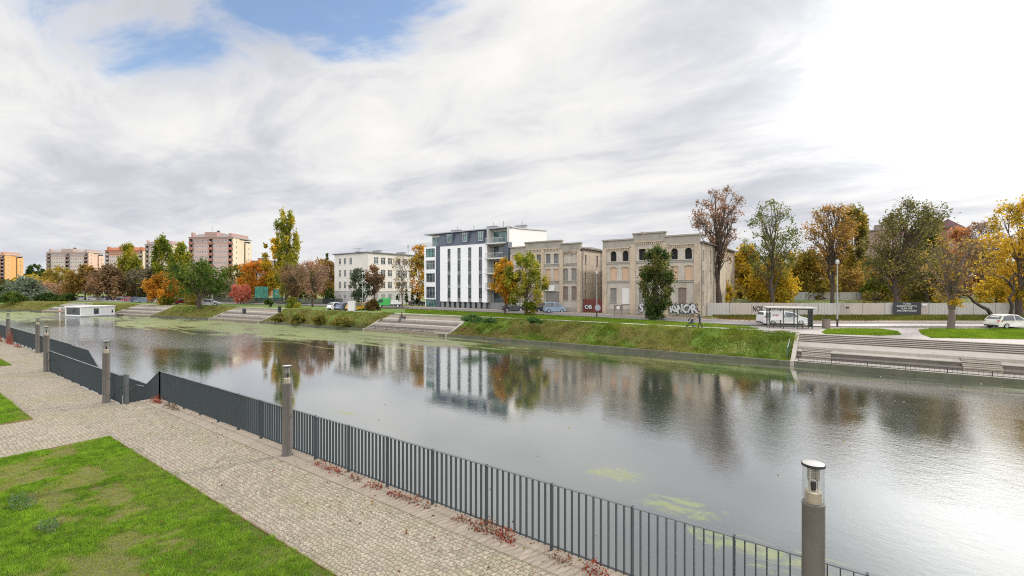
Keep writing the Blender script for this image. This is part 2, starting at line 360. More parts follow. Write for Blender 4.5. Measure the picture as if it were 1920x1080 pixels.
# near side: bed under everything, promenade, quay
mb = MB(); mb.quad((-3000, -3000, -0.05), (3000, -3000, -0.05), (3000, 4.9, -0.05), (-3000, 4.9, -0.05)); mb.quad((-3000, 4.9, -0.05), (-75, 4.9, -0.05), (-75, 6.9, -0.05), (-3000, 6.9, -0.05))
tag(mb.build('near_ground', SOIL), kind='structure')
mb = MB(); zc = 0.0
for x0, x1, y0, y1 in ((-75, 40, -1.0, 5.72), (-75, -36.2, 5.72, 6.98), (-22.72, 40, 5.72, 6.32)): mb.quad((x0, y0, zc), (x1, y0, zc), (x1, y1, zc), (x0, y1, zc))
tag(mb.build('promenade', COB), kind='structure')
mb = MB(); mb.box(-22.72, 40, 6.32, 6.98, -0.3, 0.012)
tag(mb.build('edge_paving', SLAB), kind='structure')
mb = MB()
mb.quad((-3000, 6.98, -3.4), (-36.2, 6.98, -3.4), (-36.2, 6.98, -0.001), (-3000, 6.98, -0.001)); mb.quad((-22.72, 6.98, -3.4), (40, 6.98, -3.4), (40, 6.98, -0.3), (-22.72, 6.98, -0.3))
mb.quad((-36.2, 5.72, -3.4), (-22.72, 5.72, -3.4), (-22.72, 5.72, -0.001), (-36.2, 5.72, -0.001))
mb.quad((-36.2, 5.72, -3.4), (-36.2, 6.98, -3.4), (-36.2, 6.98, -0.001), (-36.2, 5.72, -0.001)); mb.quad((-22.72, 5.72, -3.4), (-22.72, 6.98, -3.4), (-22.72, 6.98, -0.001), (-22.72, 5.72, -0.001))
tag(mb.build('promenade_wall', CONC), kind='structure')

def water_mat():
    m, T, b, out = new_mat('canal_water'); p = pos(T); x, y, z = T.sep(p)
    # ripples: a long swell, wind ripples, fine wrinkles; the wind only touches parts of the canal
    wind = T.m('ADD', 0.25, T.m('MULTIPLY', T.sstep(T.noise(T.vm('MULTIPLY', p, (0.6, 1.3, 1)), 0.055, 3, 0.5), 0.40, 0.62), 0.75))
    wind = T.m('MULTIPLY', wind, T.m('ADD', T.m('MULTIPLY', T.sstep(x, -42, -66), 3.6), T.m('ADD', 0.62, T.m('MULTIPLY', T.sstep(x, -32, 4), 0.75))))
    q = T.vm('MULTIPLY', p, (1.0, 1.5, 1.0))
    h = T.m('ADD', T.m('MULTIPLY', T.noise(q, 1.3, 3, 0.55, 1.2), 0.42), T.m('MULTIPLY', T.noise(q, 5.5, 5, 0.7, 0.6), 0.27))
    h = T.m('ADD', h, T.m('MULTIPLY', T.noise(q, 0.22, 2, 0.5, 1.0), 0.45))
    nrm = T.bump(h, T.m('MULTIPLY', wind, 0.075), 0.22)
    dif = T.n('ShaderNodeBsdfDiffuse'); T.put(dif.inputs[0], T.mix(T.noise(p, 0.12, 3), (0.032, 0.042, 0.042), (0.05, 0.06, 0.052)))
    gl = T.n('ShaderNodeBsdfGlossy'); T.put(gl.inputs['Roughness'], T.m('ADD', 0.02, T.m('ADD', T.m('MULTIPLY', T.m('MULTIPLY', T.sstep(x, -8, 6), T.sstep(y, 36, 18)), 0.03), T.m('MULTIPLY', T.sstep(x, -48, -75), 0.07)))); T.put(gl.inputs['Normal'], nrm); gl.inputs[0].default_value = (0.97, 0.98, 0.98, 1)
    lw = T.n('ShaderNodeLayerWeight'); lw.inputs[0].default_value = 0.5; T.put(lw.inputs['Normal'], nrm)
    fac = T.m('MULTIPLY_ADD', T.m('POWER', lw.outputs['Facing'], 1.95), 0.95, 0.03)
    wat = T.n('ShaderNodeMixShader'); T.put(wat.inputs[0], fac); T.put(wat.inputs[1], dif.outputs[0]); T.put(wat.inputs[2], gl.outputs[0])
    # floating duckweed and algae; the edge film also paints in the grass reflection
    def boxm(cx, cy, rx, ry):
        ex = T.m('DIVIDE', T.m('SUBTRACT', x, cx), rx); ey = T.m('DIVIDE', T.m('SUBTRACT', y, cy), ry)
        return T.m('SUBTRACT', 1.0, T.m('ADD', T.m('MULTIPLY', ex, ex), T.m('MULTIPLY', ey, ey)))
    s1 = T.noise(T.vm('MULTIPLY', p, (0.22, 1.0, 1)), 0.38, 8, 0.66, 1.0); s2 = T.noise(T.vm('MULTIPLY', p, (0.7, 1.0, 1)), 1.3, 8, 0.74, 1.0)
    far = T.m('MAXIMUM', T.m('MAXIMUM', boxm(-72, 39, 34, 9), boxm(-58, 42.5, 26, 5.5)), T.m('MAXIMUM', boxm(-108, 34, 34, 8), boxm(-170, 20, 40, 9)))
    far = T.sstep(T.m('ADD', T.m('MULTIPLY', T.m('MAXIMUM', far, -1.0), 0.19), s1), 0.50, 0.64)
    edge = T.m('MAXIMUM', boxm(-25, 45.5, 40, 6.0), boxm(12, 46.0, 26, 4.4))
    edge = T.m('MULTIPLY', T.sstep(T.m('ADD', T.m('MULTIPLY', T.m('MAXIMUM', edge, -1.0), 0.17), s1), 0.52, 0.76), 0.30)
    nr = T.m('MAXIMUM', T.m('MAXIMUM', boxm(-7.0, 16.2, 1.3, 0.8), boxm(-4.3, 15.0, 1.6, 0.8)), T.m('MAXIMUM', T.m('MAXIMUM', boxm(-22.5, 15.4, 1.3, .5), boxm(-30, 38, 1, .3)), T.m('MAXIMUM', boxm(-1.6, 13.6, 2.8, 0.8), boxm(3, 12, 4, .6))))
    near = T.sstep(T.m('ADD', T.m('MULTIPLY', T.m('MAXIMUM', nr, -1.0), 0.20), s2), 0.56, 0.74)
    weed = T.m('MAXIMUM', T.m('MAXIMUM', far, edge), T.m('MULTIPLY', near, 0.8), clamp=True)
    ab = T.n('ShaderNodeBsdfPrincipled'); T.put(ab.inputs['Base Color'], T.mix(T.noise(p, 1.7, 6, .7, .5), (0.14, 0.18, 0.06), (0.33, 0.35, 0.14))); ab.inputs['Roughness'].default_value = 0.55
    m2 = T.n('ShaderNodeMixShader'); T.put(m2.inputs[0], T.m('MULTIPLY', weed, 0.78)); T.put(m2.inputs[1], wat.outputs[0]); T.put(m2.inputs[2], ab.outputs[0])
    T.put(out.inputs[0], m2.outputs[0]); return m
mb = MB(); mb.quad((-1500, -160, WATER_Z), (900, -160, WATER_Z), (900, 49, WATER_Z), (-1500, 49, WATER_Z))
tag(mb.build('water', water_mat()), kind='structure')

# road beyond the canal, its kerbs and pavements
RC = [(2300, 55), (1900, 55), (1700, 55), (1500, 55.3), (1400, 57), (1300, 61), (1200, 67), (1100, 73.5), (1000, 80), (910, 87), (820, 95), (750, 100), (680, 106), (550, 118), (400, 127), (230, 142), (100, 152), (-80, 164)]
RP = [Q(px, t) for px, t in RC]
def resample(pts, n):
    out = []
    for i in range(len(pts) - 1):
        p0, p1, p2, p3 = pts[max(i - 1, 0)], pts[i], pts[i + 1], pts[min(i + 2, len(pts) - 1)]
        for k in range(n):
            t = k / n; out.append(0.5 * ((2 * p1) + (p2 - p0) * t + (2 * p0 - 5 * p1 + 4 * p2 - p3) * t * t + (3 * p1 - p0 - 3 * p2 + p3) * t ** 3))
    return out + [pts[-1]]
RL = resample(RP, 4)
def strip(mb, pts, o0, o1, z0, z1=None):
    """ribbon between two sideways offsets of a line"""
    z1 = z0 if z1 is None else z1; prev = None
    for i, p in enumerate(pts):
        d = (pts[min(i + 1, len(pts) - 1)] - pts[max(i - 1, 0)]); d.z = 0; d.normalize(); s = Vector((d.y, -d.x, 0))
        a = p + s * o0; b_ = p + s * o1; a.z = z0; b_.z = z1
        if prev: mb.quad(prev[0], a, b_, prev[1])
        prev = (a, b_)
ASPH = plain('asphalt', (0.20, 0.185, 0.175), 0.85, 0.15, 1.2, bump=0.3, bscale=40, stain=((0.12, 0.11, 0.10), 0.5, 0.5, 1))
mb = MB(); strip(mb, RL, -3.2, 3.2, 0.03); tag(mb.build('road', ASPH), kind='structure')
# the line runs from right to left, so +offset is the far side from the canal
mb = MB()
for s in (-1, 1):
    a, b_ = sorted((s * 3.2, s * 3.4)); strip(mb, RL, a, b_, 0.15)
    strip(mb, RL, s * 3.2, s * 3.2, 0.02, 0.15)
tag(mb.build('kerb', plain('kerb_stone', (0.42, 0.38, 0.34), 0.85, 0.2, 3)), kind='structure')
LITTER = plain('leaf_strewn_paving', (0.30, 0.24, 0.19), 0.9, 0.25, 1.5, bump=0.3, stain=((0.17, 0.10, 0.05), 0.6, 0.9, 1))
mb = MB(); strip(mb, RL, 3.4, 5.6, 0.146); strip(mb, RL, 5.6, 5.6, 0.02, 0.146); tag(mb.build('pavement', LITTER), kind='structure')
# quayside walk along the top of the bank and paved square by the bus stop
mb = MB(); wl = [Vector((x, float(bank(x)) + 7.2, 0)) for x in np.arange(-160, -2.9, 3.0)]
strip(mb, wl, -0.55, 0.55, 0.014); tag(mb.build('footpath', plain('pale_paving', (0.46, 0.43, 0.38), 0.85, 0.15, 2)), kind='structure')
mb = MB(); pl = [P(1405, 612), P(1432, 623), Vector((-4.4, 53.0, 0)), Vector((46, 53.0, 0)), Q(2300, 51.8), Q(1500, 52.0), Q(1405, 53.4)]
mb.add([(p.x, p.y, 0.02) for p in pl], [tuple(range(len(pl)))]); tag(mb.build('square', PAVE), kind='structure')
BRICKP = plain('pale_setts', (0.52, 0.47, 0.43), 0.85, 0.2, 4, bump=0.4, bscale=12)
mb = MB(); pl = [Q(1532, 51.79), Q(2300, 51.79), Q(2300, 56.5), Q(1500, 56.5)]
mb.add([(p.x, p.y, 0.036) for p in pl], [(0, 1, 2, 3)]); tag(mb.build('parking_bay', BRICKP), kind='structure')

# ------------------------------------------------------------------ grass
def blades(name, pts, h, w, cols, mat=BLADE, parent=None, lean=0.5):
    n = len(pts); ang = RNG.random(n) * 2 * np.pi; s = np.stack([np.cos(ang), np.sin(ang), np.zeros(n)], 1); la = RNG.random(n) * 2 * np.pi
    l = np.stack([np.cos(la), np.sin(la), np.zeros(n)], 1) * (h * lean * RNG.random(n))[:, None]
    up = np.zeros((n, 3)); up[:, 2] = h; V = np.stack([pts - s * w[:, None] / 2, pts + s * w[:, None] / 2, pts + up + l], 1)
    return np_mesh(name, V, 3, mat, parent, cols)
def cmix(a, b, t): t = np.asarray(t)[:, None]; return np.asarray(a) * (1 - t) + np.asarray(b) * t
def lawn(name, x0, x1, y0, y1, dens, seed, bare=1.0, w=0.009, corner=None):
    mb = MB(); mb.quad((x0, y0, 0.012), (x1, y0, 0.012), (x1, y1, 0.012), (x0, y1, 0.012)); o = mb.build(name, SOIL); tag(o, kind='structure')
    n = int((x1 - x0) * (y1 - y0) * dens); x = RNG.uniform(x0 - .05, x1 + .05, n); y = RNG.uniform(y0, y1 + .05, n); e_ = 0.035 * (vnoise(x * 3 + y * 3, y, .3, seed + 9) * 2 - .6); okk = (x > x0 - e_) & (x < x1 + e_) & (y < y1 + e_); x, y = x[okk], y[okk]; n = len(x)
    big = vnoise(x, y, 1.6, seed) * 0.5 + vnoise(x, y, 0.55, seed + 1) * 0.3 + vnoise(x, y, 0.2, seed + 2) * 0.2
    clump = 0.6 * vnoise(x, y, 0.17, seed + 3) + 0.4 * vnoise(x, y, 0.07, seed + 4)
    spot = sum(.16 * np.exp(-((x - a) ** 2 / (2 * r * r) + (y - b_) ** 2 / (r * r))) for a, b_, r in ((-11.2, 1.5, 1.1), (-16.6, 3.1, .9), (-14.0, 2.2, .7), (-9.5, 2.6, .6)))
    dry = sst(big + spot, 0.52, 0.66) * bare * np.where(y < 3.4, 1.0, 0.35)
    keep = RNG.random(n) > dry * 0.6; x, y, big, clump, dry = [a[keep] for a in (x, y, big, clump, dry)]; n = len(x)
    g = cmix((0.07, 0.19, 0.01), (0.30, 0.48, 0.045), np.clip(-0.1 + 0.8 * clump + 0.35 * vnoise(x, y, 0.45, seed + 5) + RNG.normal(0, 0.2, n), 0, 1))
    g = cmix(g, np.tile((0.26, 0.33, 0.05), (n, 1)), np.clip((RNG.random(n) < 0.12) * 0.8, 0, 1))
    g = cmix(g, np.tile((0.33, 0.33, 0.09), (n, 1)), np.clip(dry * 0.7 + (RNG.random(n) < 0.04) * 0.6, 0, 0.9))
    h = (0.012 + 0.085 * clump ** 1.6 + 0.02 * RNG.random(n)) * (1 - 0.35 * dry)
    b = blades('lawn_grass', np.stack([x, y, np.full(n, 0.012)], 1), h, np.full(n, w) * RNG.uniform(0.7, 1.4, n), g, lean=1.0)
    tag(b, {'lawn': 'short bright green grass with bare patches on the nearest lawn', 'side_lawn': 'bright green grass of the lawn beyond the cross path', 'back_lawn': 'grass of the small farthest lawn near the stair landing'}[name], 'grass', kind='stuff')
lawn('lawn', -17.95, -4.6, -0.4, 4.27, 7200, 21)
lawn('side_lawn', -32.0, -22.45, -0.4, 3.3, 3000, 41, 0.5, 0.012)
lawn('back_lawn', -62, -39.0, 1.5, 4.9, 1400, 61, 0.3, 0.018)
# steel edging of the lawns
mb = MB(); EDGE = plain('rusted_edging', (0.22, 0.13, 0.075), 0.8, 0.25, 8)
for x0, x1, y0, y1 in ((-17.99, -4.6, 4.27, 4.285), (-17.99, -17.975, -0.4, 4.27), (-32, -22.45, 3.3, 3.315), (-22.45, -22.435, -0.4, 3.315), (-62, -39, 4.9, 4.915), (-39, -38.985, 1.5, 4.915)): mb.box(x0, x1, y0, y1, -0.05, 0.035)
tag(mb.build('lawn_edging', EDGE), kind='structure')

def bank_grass():
    n = 150000; x = np.concatenate([RNG.uniform(-64, -3.9, int(n * .72)), RNG.uniform(-210, -64, int(n * .28))]); n = len(x); d = 0.25 + RNG.random(n) ** 0.95 * 5.8
    ok = np.ones(n, bool)
    for a, b_ in TERR: ok &= ~((x > a - 0.1) & (x < b_ + 0.1))
    x, d = x[ok], d[ok]; n = len(x); z = bank_z(x, d) - 0.02
    k = 0.55 * vnoise(x, d, 4.0, 71) + 0.3 * vnoise(x, d, 1.2, 72) + 0.15 * vnoise(x, d, 0.5, 73)
    dry = sst(k, 0.33, 0.55) * (1 - 0.75 * sst(d, 3.2, 5.6)) * (1 - 0.75 * sst(x, -16, -5)) + 0.45 * sst(-x, 60, 90)
    cl = np.clip(vnoise(x, d, 0.7, 75) + RNG.normal(0, 0.15, n), 0, 1)
    c = cmix((0.10, 0.17, 0.018), (0.22, 0.30, 0.04), cl)
    c = cmix(c, cmix((0.21, 0.20, 0.055), (0.42, 0.36, 0.14), cl), np.clip(dry * 1.1 + RNG.normal(0, 0.15, n), 0, 1))
    c = cmix(c, np.tile((0.24, 0.12, 0.05), (n, 1)), np.clip((vnoise(x, d, 1.6, 77) > 0.9) * 0.4 * RNG.random(n), 0, 1))
    c = cmix(c, np.tile((0.30, 0.33, 0.04), (n, 1)), 0.7 * (vnoise(x, d, 2.2, 78) > 0.7) * RNG.random(n) * sst(x, -30, -10))
    h = (0.10 + 0.30 * dry * RNG.random(n) + 0.22 * (vnoise(x, d, 1.1, 79) ** 2)) * RNG.uniform(0.6, 1.25, n) * np.where(x < -64, 1.25, 1) * (1 + 0.9 * sst(vnoise(x, d, .8, 91), .62, .8) * sst(d, .2, 1.2) * (1 - sst(d, 4.2, 5.2)))
    tag(blades('bank_grass', np.stack([x, bank(x) + d, z], 1), h, np.where(x < -64, 0.10, 0.055) * RNG.uniform(0.6, 1.4, n), c, lean=0.9), 'rough grass, part green and part straw coloured, covering the far canal bank', 'grass', kind='stuff')
bank_grass()
def patch_grass(name, label, pts, dens, z=0.0, tall=0.1, edge=True, seed=5, w=0.05, c0=(0.10, 0.20, 0.015), c1=(0.25, 0.37, 0.035)):
    poly = [(p.x, p.y) for p in pts]
    mb = MB(); mb.prism(poly, -0.05, z + 0.03, axis='z'); o = mb.build(name, SOIL); tag(o, kind='structure')
    P_ = np.array(poly); x0, y0 = P_.min(0); x1, y1 = P_.max(0); n = int((x1 - x0) * (y1 - y0) * dens); x = RNG.uniform(x0, x1, n); y = RNG.uniform(y0, y1, n); ins = np.zeros(n, bool); j = len(P_) - 1
    for i in range(len(P_)):
        xi, yi = P_[i]; xj, yj = P_[j]; c = ((yi > y) != (yj > y)) & (x < (xj - xi) * (y - yi) / (yj - yi + 1e-9) + xi); ins ^= c; j = i
    x, y = x[ins], y[ins]; n = len(x); k = np.clip(vnoise(x, y, 0.9, seed) + RNG.normal(0, .15, n), 0, 1)
    c = cmix(c0, c1, k); c = cmix(c, np.tile((0.30, 0.30, 0.05), (n, 1)), (RNG.random(n) < 0.13) * 0.7)
    tag(blades('lawn_grass', np.stack([x, y, np.full(n, z + 0.03)], 1), tall * RNG.uniform(0.6, 1.5, n), np.full(n, w), c, lean=0.8), label, 'grass', kind='stuff')
patch_grass('grass_island', 'short green grass on the small island beside the paved path', [P(1541, 624), P(1550, 618), P(1590, 616.5), P(1650, 617.5), P(1683, 622), P(1690, 628.5), P(1650, 630), P(1548, 627)], 260)
patch_grass('grass_verge', 'bright green grass around the foot of the yellow tree', [P(1722, 620), P(1745, 617), P(1930, 617.5), P(2100, 622), P(2100, 646), P(1920, 637), P(1745, 634), P(1728, 627)], 260, seed=9)
patch_grass('grass_strip', 'green grass strip between the footpath and the road', [L(px, 55.2 if px > 1000 else 54.8) for px in (760, 900, 1050, 1200, 1330, 1418)] + [L(1424, 56.5), L(1330, 59.6), L(1200, 61.2), L(1050, 62.4), L(900, 63), L(760, 63.0)], 90, tall=0.13, seed=13, w=0.07)

patch_grass('fence_verge', 'olive and brownish grass between the road and the concrete fence', [Q(px, 60.3) for px in (1440, 1600, 1900, 2150)] + [Q(2150, 72.7), Q(1335, 72.7), Q(1350, 66.5)], 60, tall=0.22, seed=17, w=0.09, c0=(.09, .09, .025), c1=(.17, .18, .04))

# ------------------------------------------------------------------ stepped terraces
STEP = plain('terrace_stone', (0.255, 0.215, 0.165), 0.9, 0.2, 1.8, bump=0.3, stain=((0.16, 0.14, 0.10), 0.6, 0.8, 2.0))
STEP_L = plain('pale_lit_stone', (0.40, 0.36, 0.315), 0.88, 0.15, 1.5, bump=0.25, stain=((0.2, 0.18, 0.13), 0.4, 0.7, 1.0))  # light on treads and ramps painted in; side walls are pale themselves
STEP_D = plain('shaded_stone', (0.135, 0.115, 0.097), 0.9, 0.25, 1.5, bump=0.4, stain=((0.08, 0.08, 0.05), 0.6, 0.9, 1.0))  # shade of the risers is put into this darker stone colour
def terrace(label, x0, x1, big=False):
    ya, yb = float(bank(x0)), float(bank(x1)); ang = math.atan2(yb - ya, x1 - x0); ln = math.hypot(x1 - x0, yb - ya)
    t = thing('stone_terrace', label, 'steps', (x0, ya, 0), ang, 'stepped stone terraces on the far bank')
    def ext(name, prof, mat, a=0.0, b=ln):       # profile (y, z) drawn from the top down to the water
        pts = prof + [(prof[-1][0], -3.3), (prof[0][0], -3.3)]; m_ = MB(); m_.prism(pts, a, b, axis='x'); return m_.build(name, mat, t)
    if big:
        pr = [(5.42, 0.012)]; y, z = 5.2, 0.012
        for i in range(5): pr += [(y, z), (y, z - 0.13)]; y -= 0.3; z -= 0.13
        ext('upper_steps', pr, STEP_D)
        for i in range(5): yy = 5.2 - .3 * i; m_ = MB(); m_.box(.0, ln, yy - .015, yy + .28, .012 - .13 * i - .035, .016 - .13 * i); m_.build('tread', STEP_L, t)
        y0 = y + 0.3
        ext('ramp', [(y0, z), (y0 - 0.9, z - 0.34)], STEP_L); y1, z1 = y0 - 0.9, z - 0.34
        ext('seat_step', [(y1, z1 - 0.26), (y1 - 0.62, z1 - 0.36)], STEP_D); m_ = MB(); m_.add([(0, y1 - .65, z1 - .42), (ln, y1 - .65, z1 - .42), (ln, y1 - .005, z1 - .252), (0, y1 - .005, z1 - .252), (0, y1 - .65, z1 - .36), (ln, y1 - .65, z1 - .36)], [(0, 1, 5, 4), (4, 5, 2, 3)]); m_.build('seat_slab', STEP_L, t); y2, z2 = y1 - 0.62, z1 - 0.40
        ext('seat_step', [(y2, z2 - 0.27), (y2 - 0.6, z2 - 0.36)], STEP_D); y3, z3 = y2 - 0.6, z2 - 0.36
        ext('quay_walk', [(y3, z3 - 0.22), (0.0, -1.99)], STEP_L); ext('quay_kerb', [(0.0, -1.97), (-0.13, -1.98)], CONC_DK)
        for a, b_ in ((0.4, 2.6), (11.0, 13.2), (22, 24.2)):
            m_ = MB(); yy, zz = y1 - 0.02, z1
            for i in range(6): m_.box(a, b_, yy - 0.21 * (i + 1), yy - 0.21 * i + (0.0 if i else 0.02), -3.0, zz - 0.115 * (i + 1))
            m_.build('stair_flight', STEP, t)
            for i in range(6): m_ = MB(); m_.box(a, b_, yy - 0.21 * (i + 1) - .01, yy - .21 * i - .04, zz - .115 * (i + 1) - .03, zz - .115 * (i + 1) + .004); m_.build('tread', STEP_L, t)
    else:
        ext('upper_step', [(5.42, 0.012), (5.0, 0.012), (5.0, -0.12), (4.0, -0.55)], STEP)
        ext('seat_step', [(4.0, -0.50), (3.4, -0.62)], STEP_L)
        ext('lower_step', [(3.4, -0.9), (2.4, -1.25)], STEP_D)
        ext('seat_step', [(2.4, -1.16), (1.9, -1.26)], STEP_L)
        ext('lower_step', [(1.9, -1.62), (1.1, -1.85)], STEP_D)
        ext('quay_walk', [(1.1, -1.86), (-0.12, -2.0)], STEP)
    for s, xx in ((0, -0.32), (1, ln)):
        m_ = MB(); m_.prism([(5.6, 0.03), (5.2, 0.03), (0.5, -1.92), (-0.14, -1.96), (-0.14, -3.3), (5.6, -3.3)], xx, xx + 0.32, axis='x'); m_.build('side_wall', STEP_L, t)
    return t, ang, ln
terrace('broad stone steps descending to the water at the right, below the bus shelter', -4.0, 46.0, True)
terrace('stone steps with a seated person, in front of the white building with slot windows', -61.5, -45.3)
terrace('stone steps with a bin at their top, left of the grassy bank of bushes', -108.5, -91.5)
terrace('small stone steps just right of the white houseboat', -146, -130.5)
terrace('small stone steps partly behind the left end of the white houseboat', -181, -166)
def low_railing(label, x0, x1, y, z0, h, step, post):
    ya = y(x0); yb = y(x1); ang = math.atan2(yb - ya, x1 - x0); ln = math.hypot(x1 - x0, yb - ya)
    t = thing('low_railing', label, 'railing', (x0, ya, z0), ang, 'low railings along the far water edge')
    m_ = MB(); m_.beam((0, 0, h), (ln, 0, h), 0.05, 0.04); m_.beam((0, 0, 0.08), (ln, 0, 0.08), 0.03, 0.03); m_.build('handrail', IRON, t)
    for q in range(int(ln / post) + 1):
        m_ = MB(); x0, x1 = q * post, min((q + 1) * post, ln); m_.beam((x0, 0, 0.05), (x1, 0, 0.05), 0.02, 0.02)
        for i in range(1, int((x1 - x0) / step) + 1): m_.beam((x0 + i * step, 0, 0.02), (x0 + i * step, 0, h - 0.02), 0.014, 0.014)
        m_.build('bar_panel', IRON, t)
    for i in range(int(ln / post) + 1): m_ = MB(); m_.beam((i * post, -0.012, -0.06), (i * post, -0.012, h + 0.03), 0.055, 0.055); m_.build('post', IRON, t)
low_railing('low dark railing at the foot of the broad right-hand steps', -3.7, 46, lambda x: float(bank(x)) + 0.2, -2.0, 0.42, 0.28, 2.4)
low_railing('low dark railing along the water below the seated person', -66.5, -47.5, lambda x: float(bank(x)) + 0.15, -2.0, 0.5, 0.25, 2.4)
t = thing('handrail', 'dark green handrail beside the grass at the left end of the broad steps', 'handrail', (-4.6, 48.3, -1.9))
mb = MB(); mb.tube([(0, 0, -.1), (0, 0, 0.95), (0, 0.5, 1.05), (0, 2.2, 1.55), (0, 2.2, .45)], 0.045, 6); mb.build('rail', plain('green_paint', (0.03, 0.08, 0.05), .5), t)
mb = MB(); mb.tube([(0, 1.1, 0), (0, 1.1, 1.2)], 0.035, 6); mb.build('post', MATS['green_paint'], t)

# ------------------------------------------------------------------ promenade railings
def railing(label, y, prof, posts, low=1.08, group='slatted steel railings along the promenade'):
    """prof: (x, z of the top edge) from left to right; flat upright slats set across the run"""
    xs = [p[0] for p in prof]; zs = [p[1] for p in prof]; top = lambda x: float(np.interp(x, xs, zs))
    t = thing('metal_railing', label, 'railing', (xs[0], y, 0), 0, group); ox = xs[0]
    for (xa, za), (xb, zb) in zip(prof[:-1], prof[1:]):
        m_ = MB(); m_.beam((xa - ox, 0, za), (xb - ox, 0, zb), 0.06, 0.014); m_.build('handrail', RAILTOP, t)
    ends = [xs[0]] + [p for p in posts if xs[0] < p < xs[-1]] + [xs[-1]]
    for xa, xb in zip(ends[:-1], ends[1:]):
        m_ = MB(); n = max(2, round((xb - xa) / 0.13))
        for i in range(1, n):
            x = xa + (xb - xa) * i / n; zt = top(x) - 0.012; m_.box(x - ox - 0.007, x - ox + 0.007, -0.026, 0.026, zt - low + 0.02, zt)
        brk = [xa] + [q for q in xs if xa < q < xb] + [xb]
        for q, r in zip(brk[:-1], brk[1:]): m_.beam((q - ox, 0, top(q) - low + 0.03), (r - ox, 0, top(r) - low + 0.03), 0.04, 0.012)
        m_.build('slat_panel', IRON, t)
    for x in ends:
        m_ = MB(); zt = top(x); m_.box(x - ox - 0.014, x - ox + 0.014, -0.035, 0.035, zt - low - 0.12, zt + 0.012); m_.build('post', IRON, t)
    return t
posts = [-4.13 + 1.43 * k for k in range(-12, 9)]
railing('long dark slatted railing from the stair head to the nearest lamp', 6.86, [(-22.25, 1.14), (7.3, 1.14)], posts)
railing('short dark slatted railing stepping down beside the stair at the near end', 6.86, [(-26.2, -0.29), (-24.98, 0.27), (-24.0, 0.32), (-22.25, 1.14)], [-24.0])
railing('dark slatted railing on the promenade side of the stairwell', 5.80, [(-36.0, 1.06), (-22.9, 1.06)], [-36 + 1.46 * k for k in range(1, 9)])
railing('dark slatted railing sloping down to the landing at the far end of the stairwell', 6.95, [(-36.2, 1.14), (-32.8, 1.14), (-31.2, 0.50), (-30.2, 0.1)], [-34.6, -32.8, -31.2])
railing('long dark slatted railing running away to the far left', 7.05, [(-74, 1.14), (-36.4, 1.14)], [-74 + 1.45 * k for k in range(1, 26)])
railing('lower dark railing on the water side of the landing', 8.2, [(-34.0, -0.33), (-26.2, -0.33)], [-32.5, -31, -29.5, -28])
t = thing('gate_post', 'pair of thick grey posts at the head of the stair near the lamp', 'post', (-22.75, 5.8, 0))
for dx in (0.0, 0.22):
    mb = MB(); mb.box(dx - 0.05, dx + 0.05, 0.03, 0.13, -0.05, 1.12); mb.build('post', plain('grey_post', (0.08, 0.088, 0.092), 0.45, .1), t)
# stairs down to the landing
def stair(label, x0, d, n=9):
    t = MB(); rise = 1.45 / n
    for i in range(n):
        a, b_ = sorted((x0 + d * i * 0.42, x0 + d * (i + 1) * 0.42)); t.box(a, b_, 5.86, 6.79, -3.2, -rise * (i + 1))
    return tag(t.build('stone_stair', CONC), label, 'stairs', 'stairs down to the water landing')
stair('concrete stair going down from the gate posts to the landing', -22.74, -1); stair('concrete stair going down to the landing from the far lamps', -36.18, 1)
mb = MB(); mb.box(-32.35, -26.6, 5.86, 6.79, -3.2, -1.452); mb.box(-34.2, -26.0, 6.8, 8.3, -2.2, -1.456)
tag(mb.build('landing', CONC), 'concrete landing just above the water between the two stairs', 'landing')

